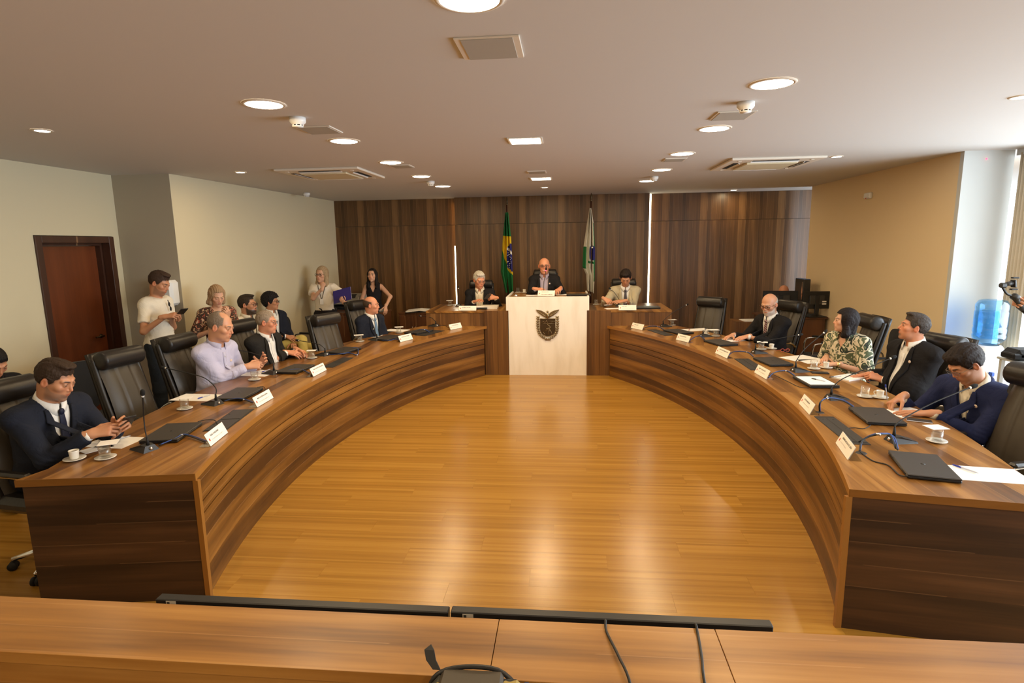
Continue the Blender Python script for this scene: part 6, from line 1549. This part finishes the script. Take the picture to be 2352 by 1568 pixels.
# ------------------------------------------------------------------ the people
def C(name, col, **k): return clothmat(name, col, **k)
white = C('white_shirt_cloth', (.78, .76, .72)); navy = C('navy_suit_cloth', (.010, .013, .024)); navy2 = C('blue_navy_suit_cloth', (.012, .018, .065)); char = C('charcoal_suit_cloth', (.016, .014, .012)); blk = C('black_suit_cloth', (.010, .009, .010))
lav = C('lavender_shirt_cloth', (.50, .49, .66)); beige = C('beige_suit_cloth', (.42, .36, .24)); cream = C('cream_shirt_cloth', (.70, .63, .50)); jeans = C('dark_jeans_cloth', (.018, .024, .035)); dpants = C('dark_trouser_cloth', (.014, .014, .017))
tee = C('off_white_tee_cloth', (.74, .68, .56)); khaki = C('yellow_khaki_cloth', (.56, .44, .13)); ecru = C('cream_blouse_cloth', (.80, .74, .64)); bktop = C('black_top_cloth', (.014, .012, .014)); lilac = C('lilac_shirt_cloth', (.42, .36, .44))
tieN = C('navy_tie', (.012, .014, .035), fold=.1, rough=.5); tieB = C('blue_tie', (.15, .24, .36), fold=.1, rough=.5); tieG = C('grey_tie', (.075, .065, .08), fold=.1, rough=.5)
def stripes(name, a, b, sc):
    m, nt, bs = newmat(name); L = nt.links.new; tc = N(nt, 'ShaderNodeTexCoord'); mp = N(nt, 'ShaderNodeMapping'); mp.inputs['Rotation'].default_value = (.3, .75, .3); L(tc.outputs['Object'], mp.inputs[0])
    wv = N(nt, 'ShaderNodeTexWave'); wv.inputs['Scale'].default_value = sc; L(mp.outputs[0], wv.inputs[0]); cr = N(nt, 'ShaderNodeValToRGB'); cr.color_ramp.interpolation = 'CONSTANT'; e = cr.color_ramp.elements; e[0].color = (*a, 1); e[1].position = .62; e[1].color = (*b, 1); L(wv.outputs['Fac'], cr.inputs[0]); L(cr.outputs[0], bs.inputs['Base Color']); bs.inputs['Roughness'].default_value = .55; return m
tieR = stripes('striped_red_tie', (.07, .02, .025), (.42, .28, .26), 16)
camoB = camo('green_cream_pattern', [(.62, .55, .38), (.09, .11, .055), (.66, .58, .42), (.025, .035, .025), (.14, .17, .09), (.70, .64, .48)], 10)
flor = camo('dark_floral_pattern', [(.55, .36, .22), (.045, .022, .014), (.06, .03, .018), (.035, .02, .012), (.42, .08, .045), (.62, .45, .30)], 30, [0, .385, .46, .52, .575, .625])
stk = flat('cream_sticker', (.78, .62, .50), .6)
rad = math.radians
def H(u, v, y): return aty(u, v, y)
SK = (.60, .30, .175); SKT = (.52, .245, .13); SKL = (.66, .37, .24); SKR = (.62, .27, .15)
Zu = (0, 0, 1)
# seated on the left bench, from the nearest
p1 = person('man in navy suit and tie looking down at a phone, nearest on the left', H(128, 872, 3.20), rad(-10), rad(6), rad(-24), 'suit', scale=1.06, lean=.16, tie=tieN, neckfwd=.06,
    hscale=1.03, hd=dict(hair='quiff', hairc=(.035, .02, .012), vol=.009, hl=.070, beard='stubble', beardc=(.16, .12, .10), skin=SKT, w=1.04, jaw=1.12, seed=2., open=.35, nose=1.1, neck=1.1, gaze=-.5), cols=dict(shirt=white, top=navy, pants=navy), wide=1.13, belly=.02,
    hands={1: (at(243, 988, .885), (.80, .52, .14), (.05, -.75, .60), 'phone'), -1: (at(286, 972, .90), (.72, -.10, .45), (.2, .75, .3), 'phone')})
prop_phone(at(292, 969, .915), Matrix.Rotation(rad(-120), 3, 'Z') @ Matrix.Rotation(rad(38), 3, 'X'), 'dark phone held by the man in the navy suit at the near left')
p7 = person('man in lavender shirt with clasped hands on the left bench', H(507, 750, 5.05), rad(-14), rad(2), rad(-16), 'shirt', lean=.16, sleeve=1.86, neckfwd=.05, lapelpin=stk, scale=1.03,
    hscale=1.12, hd=dict(hair='receding', hairc=(.16, .11, .075), hairc2=(.30, .24, .19), vol=.005, skin=SK, w=1.03, jaw=1.14, seed=3., open=.4, nose=1.15, neck=1.12), cols=dict(top=lav, pants=dpants), wide=1.10, belly=.03,
    hands={1: (at(590, 838, .86), (.80, .55, .05), (.1, -.8, .5), 'grip'), -1: (at(606, 826, .885), (.62, -.30, .62), (.2, .8, .2), 'spread')})
p8 = person('grey haired man with glasses, dark suit and open white shirt on the left bench', H(613, 740, 5.85), rad(-12), rad(8), rad(-4), 'suit', lean=.10, vopen=(.074, -.50, .03),
    hscale=1, hd=dict(hair='short', hairc=(.24, .17, .11), hairc2=(.42, .34, .26), vol=.007, hl=.080, skin=SKR, w=1.0, jaw=1.1, seed=4., neck=1.1), cols=dict(shirt=white, top=char, pants=dpants), wide=1.10, belly=.03, glasses='metal',
    hands={1: (at(676, 811, .82), (.95, .15, -.15), (.0, -.5, .9), 'rest'), -1: (at(694, 806, .83), (.8, -.3, -.15), (.1, .3, .9), 'rest')})
p10 = person('bald man in navy suit with light blue tie at the far left bench', H(853, 701, 7.62), rad(-28), rad(8), rad(-3), 'suit', lean=.02, tie=tieB, seat=.42,
    hscale=1, hd=dict(hair='fringe', hairc=(.07, .045, .03), vol=.005, crown=.05, skin=SKR, jaw=1.06, seed=5.), cols=dict(shirt=white, top=navy, pants=navy), wide=1.05)
# standing and seated along the left wall
p3 = person('standing man in white t-shirt using a phone, sunglasses on his collar', H(366, 650, 5.72), rad(-2), rad(4), rad(-26), 'tee', stand=True, lean=.02, sleeve=.72, neckfwd=.05,
    hscale=1, hd=dict(hair='quiff', hairc=(.045, .025, .016), vol=.010, hl=.075, beard='stubble', beardc=(.07, .04, .03), skin=SKT, seed=6., open=.35, nose=1.1), cols=dict(top=tee, pants=jeans, flare=.007, hem=-.52),
    hands={1: (H(396, 724, 5.50), (.92, .30, .16), (.0, -.6, .8), 'phone'), -1: (H(406, 724, 5.62), (.80, -.2, .2), (.0, .5, .8), 'phone')})
prop_phone(H(419, 715, 5.53), Matrix.Rotation(rad(-125), 3, 'Z') @ Matrix.Rotation(rad(25), 3, 'X'), 'dark phone in the hands of the man in the white t-shirt')
def onp(p, x, y, z): return Vector(p['LT'](x, y, z) + p['ro'])
sg = MB(); c0, c1_ = onp(p3, -.012, .130, -.075), onp(p3, -.022, .136, -.125)
for c in (c0, c1_): sg.sph(c, .021, 10, 6, (.55, .4, 1.15))
sg.tube([onp(p3, -.010, .12, -.03), c0, c1_], .004, 6); sgo = sg.build('sunglasses', M['blackp']); tag(sgo, 'dark sunglasses hooked on the neck of the white t-shirt', 'sunglasses')
p4 = person('blonde woman in dark floral blouse looking down by the left wall', H(498, 679, 6.18), rad(-42), rad(-38), rad(-26), 'blouse', stand=True, lean=.06, sleeve=.95, scale=.95,
    hscale=0.96, hd=dict(hair='bob', len=.07, hairc=(.30, .18, .09), hairc2=(.48, .32, .18), vol=.012, skin=SKL, fem=1, seed=7., open=.35, lips=(.42, .08, .07), jaw=.92), cols=dict(top=flor, pants=dpants, flare=.018, neck=(.075, 0, -.10)), wide=.94,
    hands={1: (H(487, 750, 5.98), (.5, -.3, .6), (.3, -.8, .2), 'phone'), -1: (H(522, 715, 5.95), (.2, -.2, .9), (.8, -.2, .1), 'phone')})
p5 = person('bearded man with dark glasses and lanyard seated by the left wall', H(569, 700, 7.02), rad(-20), rad(6), rad(0), 'shirt', lean=-.02, sleeve=1.8, seat=.45,
    hscale=1.05, hd=dict(hair='quiff', hairc=(.03, .02, .013), vol=.009, hl=.082, beard='full', skin=SKT, seed=8.), cols=dict(top=cream, pants=dpants, lanyard=M['blackp']), glasses='brown')
p6 = person('curly haired man with mustache, navy blazer and yellow trousers seated by the left wall', H(623, 693, 7.72), rad(-30), rad(10), rad(-2), 'suit', lean=-.05, seat=.45,
    hscale=0.97, hd=dict(hair='curly', hairc=(.010, .008, .008), vol=.024, hl=.074, beard='mustache', skin=SKT, seed=9.), cols=dict(shirt=white, top=navy, pants=khaki), glasses='dark',
    legs={1: ((.44, .10, .14), (.60, -.18, -.10), (.5, -.6, 0)), -1: ((.44, .12, .01), (.40, .10, -.45), (.8, -.4, 0))},
    hands={1: (H(668, 776, 7.66), (.9, -.2, -.25), (.1, -.5, .9), 'flat')})
watch(p6, 1, M['white'])
p9 = person('blonde woman in white blouse with glasses holding a blue folder', H(739, 630, 9.0), rad(-84), rad(-100), rad(-4), 'blouse', stand=True, lean=.0, sleeve=.62, scale=.95, roll=-.08,
    hscale=1.08, hd=dict(hair='long', len=.33, hairc=(.34, .22, .12), hairc2=(.60, .44, .26), vol=.009, skin=SKL, fem=1, seed=10., jaw=.92, lips=(.45, .12, .10)), cols=dict(top=ecru, pants=bktop, flare=.028, hem=-.44, lanyard=M['blackp']), glasses='redbrown',
    hands={1: (H(743, 651, 8.78), (.25, .1, .95), (.2, -1, .2), 'fist', (-.6, -.3, -1)), -1: (H(785, 689, 8.72), (-.2, -.5, .6), (.3, -.9, -.1), 'grip', (.9, .3, -.6))})
fo = empty('folder', H(786, 678, 8.80), 0, 'blue folder held by the blonde woman in the white blouse', 'folder'); Rf = Matrix.Rotation(rad(-8), 3, 'Z') @ Matrix.Rotation(rad(-14), 3, 'Y') @ Matrix.Rotation(rad(-20), 3, 'X')
MB().box((0, 0, 0), (.32, .006, .21), Rf).build('cover', flat('folder_blue', (.03, .02, .20), .5), fo); MB().box((.004, .007, .002), (.31, .006, .20), Rf).build('pages', M['paper'], fo)
p11 = person('dark haired woman in sleeveless black top leaning on papers by the panelled wall', H(855, 632, 9.75), rad(-82), rad(-88), rad(2), 'sleeveless', stand=True, lean=.14, sleeve=0, scale=.93,
    hscale=1, hd=dict(hair='long', len=.20, hl=.082, hairc=(.012, .009, .008), vol=.006, skin=SKL, fem=1, seed=11., jaw=.9, lips=(.45, .13, .11)), cols=dict(top=bktop, pants=bktop, neck=(.07, 0, -.16), slim=1), wide=.88,
    hands={-1: (H(886, 713, 9.5), (.1, -.45, -.8), (.5, -.6, .3), 'rest', (1, .2, -.2)), 1: (H(832, 700, 9.55), (0, -.4, -.8), (-.6, -.6, .2), 'rest')})
p2 = person('dark haired person bent forward at the very left edge', H(-16, 834, 4.0), rad(-20), rad(-10), rad(-35), 'suit', lean=.35,
    hscale=1, hd=dict(hair='short', hairc=(.01, .008, .007), vol=.010, skin=SKT, seed=12., open=.4), cols=dict(shirt=blk, top=blk, pants=dpants), lowres=1.3)
# head desks
p12 = person('white haired man with glasses, dark jacket and cream shirt at the left head desk', H(1101, 643, 9.3), rad(-86), rad(-58), rad(-16), 'suit', lean=.06, floor=.2, seat=.50, vopen=(.074, -.52, .045),
    hscale=1.1, hd=dict(hair='sweep', hairc=(.52, .46, .36), hairc2=(.80, .76, .66), vol=.012, hl=.078, skin=SKR, seed=13., browc=(.5, .4, .3), open=.5), cols=dict(shirt=cream, top=blk, pants=dpants), glasses='metal', wide=1.08,
    hands={1: (H(1096, 690, 9.02), (.6, -.5, .25), (.1, -.5, .9), 'rest'), -1: (H(1127, 683, 9.02), (-.8, -.4, .1), (.3, -.8, .4), 'grip')})
prop_phone(H(1120, 681, 8.98), Matrix.Rotation(rad(-20), 3, 'Z') @ Matrix.Rotation(rad(25), 3, 'X'), 'black phone held by the white haired man')
p13 = person('smiling bald man with dark glasses and lilac shirt behind the marble block', H(1250, 611, 9.35), rad(-90), rad(-88), rad(-2), 'suit', lean=.05, floor=.36, seat=.52, vopen=(.074, -.5, .045),
    hscale=1.08, hd=dict(hair='fringe', hairc=(.20, .15, .11), vol=.002, crown=.0, smile=1, open=.7, skin=SKR, seed=14., w=1.05, jaw=1.15, lips=(.5, .16, .12)), cols=dict(shirt=lilac, top=blk, pants=dpants), glasses='dark', wide=1.12, belly=.02, lapelpin=stk,
    hands={1: (H(1240, 664, 9.02), (.8, -.35, -.05), (0, -.5, .9), 'rest'), -1: (H(1284, 665, 9.0), (-.25, -.9, -.2), (0, -.4, .9), 'rest')})
p14 = person('man in beige suit writing at the right head desk', H(1437, 638, 9.2), rad(-92), rad(-96), rad(-34), 'suit', lean=.14, floor=.2, seat=.50, tie=tieG, vopen=(.07, -.46, .02), neckfwd=.05,
    hscale=1.04, hd=dict(hair='sweep', hairc=(.018, .011, .009), vol=.013, hl=.072, skin=SKT, seed=15., open=.35, w=1.04), cols=dict(shirt=white, top=beige, pants=beige), wide=1.10,
    hands={1: (H(1397, 692, 8.86), (.55, -.5, -.35), (-.3, -.5, .7), 'pen'), -1: (H(1424, 692, 8.86), (-.85, -.35, -.05), (0, -.4, .9), 'flat')})
watch(p14, -1, M['blackp'])
pen((H(1397, 686, 8.84).x, 8.84), .3, 'white pen in the hand of the man in beige', z=1.03, col=M['white'])
# right bench
p15 = person('bald man with short white beard, glasses and striped tie on the right bench', H(1767, 699, 7.32), rad(-150), rad(-138), rad(-18), 'suit', lean=.12, tie=tieR, seat=.44,
    hscale=1.08, hd=dict(hair='fringe', hairc=(.50, .45, .38), hairc2=(.72, .68, .60), vol=.003, crown=.03, beard='short', beardc=(.60, .54, .47), skin=SK, seed=16., open=.5, w=1.03, jaw=1.05, browc=(.4, .32, .25)), cols=dict(shirt=white, top=blk, pants=dpants), glasses='brown', wide=1.12, belly=.02,
    hands={1: (at(1672, 773, .79), (-.8, -.5, -.15), (0, .2, .9), 'rest'), -1: (at(1703, 776, .79), (-.85, -.1, -.2), (0, -.3, .9), 'rest')})
p17 = person('dark haired woman in green and cream patterned blouse on the right bench', H(1941, 737, 5.85), rad(-150), rad(168), rad(3), 'blouse', lean=.10, sleeve=1.0, seat=.46,
    hscale=0.95, hd=dict(hair='bob', len=.13, hairc=(.012, .008, .008), vol=.020, skin=SKL, fem=1, seed=17., jaw=.95, lips=(.42, .14, .12)), cols=dict(top=camoB, pants=dpants, flare=.024, neck=(.07, 0, -.13), collar=1), wide=1.02,
    hands={-1: (at(1901, 836, .785), (-.92, .25, -.05), (0, -.2, .95), 'rest', (.6, -.5, -.8)), 1: (at(1893, 826, .785), (-.4, -.6, -.1), (0, .2, .9), 'rest')})
watch(p17, -1, flat('gold', (.75, .55, .25), .3, 1))
p18 = person('man with goatee in dark suit and white shirt looking toward the head desks', H(2098, 752, 5.05), rad(-165), rad(164), rad(10), 'suit', lean=-.04, seat=.44, vopen=(.066, -.44, .0), lapelpin=stk,
    hscale=0.96, hd=dict(hair='quiff', hairc=(.04, .028, .022), hairc2=(.075, .06, .05), vol=.010, hl=.072, beard='goatee', beardc=(.12, .085, .055), skin=SKR, seed=18., w=1.04, jaw=1.1, nose=1.15, neck=1.1, gaze=.1), cols=dict(shirt=white, top=blk, pants=dpants), wide=1.16, belly=.05,
    hands={-1: (at(2004, 863, .80), (-.6, .25, .25), (-.1, -.6, .8), 'grip'), 1: (at(1975, 862, .775), (-.98, -.1, -.1), (0, .1, 1), 'flat')})
watch(p18, 1, M['blackp'])
p19 = person('young man with dark hair and glasses in navy blue suit writing on the right bench', H(2218, 836, 4.12), rad(-162), rad(-176), rad(-38), 'suit', lean=.26, scale=1.1, neckfwd=.07, lapelpin=stk, vopen=(.060, -.36, .0),
    hscale=1.04, hd=dict(hair='sweep', hairc=(.018, .012, .010), vol=.016, hl=.066, skin=SKT, seed=19., open=.35, w=1.0, jaw=1.0), cols=dict(shirt=cream, top=navy2, pants=navy), glasses='metal', wide=1.24,
    hands={1: (at(2050, 923, .80), (-.85, -.30, -.35), (-.3, .3, .8), 'pen'), -1: (at(2108, 948, .78), (-.92, .32, -.05), (0, 0, 1), 'flat')})
watch(p19, 1, M['blackp'])
pt = empty('pen', at(2036, 902, .84), 0, 'blue pen held by the young man writing', 'pen'); R_ = Vector((-.25, -.1, 1)).normalized().to_track_quat('Z', 'Y').to_matrix()
MB().lathe([(.001, -.06), (.004, -.055), (.004, .06), (.001, .062)], (0, 0, 0), 8, R_).build('barrel', M['penc'], pt); MB().lathe([(.0045, .045), (.0045, .066), (.001, .068)], (0, 0, 0), 8, R_).build('cap', M['penb'], pt)
p16 = person('bald head of a person seated behind the monitors on the right', H(1800, 672, 9.75), rad(-100), rad(-100), rad(-20), 'suit', lean=.1, seat=.40,
    hscale=1, hd=dict(hair='bald', skin=SKR, seed=20.), cols=dict(shirt=blk, top=blk, pants=dpants), lowres=1.4)
# camera operator at the right edge with a gimbal
gp_ = H(2335, 692, 4.9)
p20 = person('camera operator mostly outside the frame, hand holding a black gimbal', (gp_.x + .50, 4.75, 1.62), rad(180), rad(180), rad(-5), 'shirt', stand=True, sleeve=1.8, lean=.0,
    hscale=1, hd=dict(hair='short', hairc=(.03, .02, .015), skin=SKT, seed=21.), cols=dict(top=bktop, pants=dpants), lowres=1.4,
    hands={1: (gp_ + Vector((.0, 0, 0)), (-.55, -.75, .1), (-.6, .5, .5), 'fist')})
gb = empty('gimbal', gp_, 0, 'black handheld gimbal without a phone at the right edge', 'gimbal')
def G_(u, v, y=4.88): return H(u, v, y) - gp_
MB().tube([G_(2350, 712), G_(2340, 695), G_(2328, 678)], [.018, .02, .024], 12).build('grip', M['darkg'], gb)
MB().lathe([(.001, -.02), (.03, -.02), (.032, 0), (.028, .018), (.001, .02)], G_(2332, 682), 16, Matrix.Rotation(.6, 3, 'Y')).build('motor_base', M['darkg'], gb)
MB().tube(crom([G_(2325, 680), G_(2312, 674), G_(2304, 662), G_(2300, 655)], 4), .009, 8).build('arm', M['blackp'], gb)
MB().box(G_(2304, 655), (.05, .04, .04), bev=.01).build('tilt_motor', M['darkg'], gb); MB().tube([G_(2308, 653), G_(2325, 650)], [.014, .02], 10).build('roll_motor', M['darkg'], gb)
MB().box(G_(2328, 651), (.016, .05, .06), Matrix.Rotation(-.15, 3, 'Y'), bev=.004).build('clamp_plate', M['blackp'], gb)
for dz in (-.045, .045): MB().box(G_(2328, 651) + Vector((.006, -.0, dz)), (.05, .03, .012), bev=.004).build('clamp_jaw', M['blackp'], gb)
# ------------------------------------------------------------------ chairs of the people and the empty chairs
def ch(p, s, lab, back=.10, z=0):
    r = p['root'].location; F_ = p['F']; a = math.atan2(F_[1], F_[0]); exec_chair(r.x + math.cos(a) * back, r.y + math.sin(a) * back, a, lab, z)
ch(p12, 0, 'leather chair of the white haired man at the left head desk', .04, .2); ch(p13, 0, 'leather chair of the president behind the marble block', .02, .36); ch(p14, 0, 'leather chair of the man in beige', .02, .2)
def ech(u, v, y, a, lab):
    # headrest centre pixel, depth plane, facing
    t = at(u, v, 1.11); exec_chair(t.x + .325 * math.cos(a), t.y + .325 * math.sin(a), a, lab)
ech(8, 897, 3.15, rad(-8), 'leather chair of the man in the navy suit at the left edge')
ech(276, 820, 4.25, rad(-8), 'empty leather chair right of the man with the phone, before the brown door')
ech(410, 785, 4.95, rad(-2), 'leather chair behind the man in the lavender shirt')
ech(553, 748, 5.75, rad(-12), 'leather chair behind the grey haired man with glasses')
ech(748, 733, 6.95, rad(-26), 'empty leather chair between the grey haired man and the bald man')
ech(826, 700, 7.85, rad(-28), 'leather chair of the bald man in navy')
ech(1632, 693, 8.55, rad(-128), 'empty leather chair at the far end of the right bench')
ech(1814, 702, 7.35, rad(-158), 'leather chair of the bald bearded man')
ech(1996, 738, 6.0, rad(-182), 'leather chair of the woman in the patterned blouse')
ech(2165, 787, 4.95, rad(-165), 'leather chair of the man with the goatee')
ech(2392, 868, 3.95, rad(-165), 'leather chair at the right edge behind the young man writing')
v5 = visitor_chair(p5['root'].location.x, p5['root'].location.y, rad(-20), 'visitor chair of the bearded man with the lanyard')
visitor_chair(p6['root'].location.x, p6['root'].location.y, rad(-30), 'visitor chair of the man in yellow trousers')
visitor_chair(-4.0, 8.1, rad(-10), 'empty visitor chair with rounded black back beside the man in yellow trousers')
visitor_chair(p2['root'].location.x, p2['root'].location.y, rad(-20), 'visitor chair at the very left edge')
visitor_chair(-4.25, 4.75, rad(-10), 'visitor chair with chrome arms before the brown door')
q = aty(2020, 780, 6.6); visitor_chair(3.45, 6.75, rad(175), 'visitor chair behind the woman in the patterned blouse'); visitor_chair(3.35, 7.75, rad(170), 'visitor chair before the operator desk')
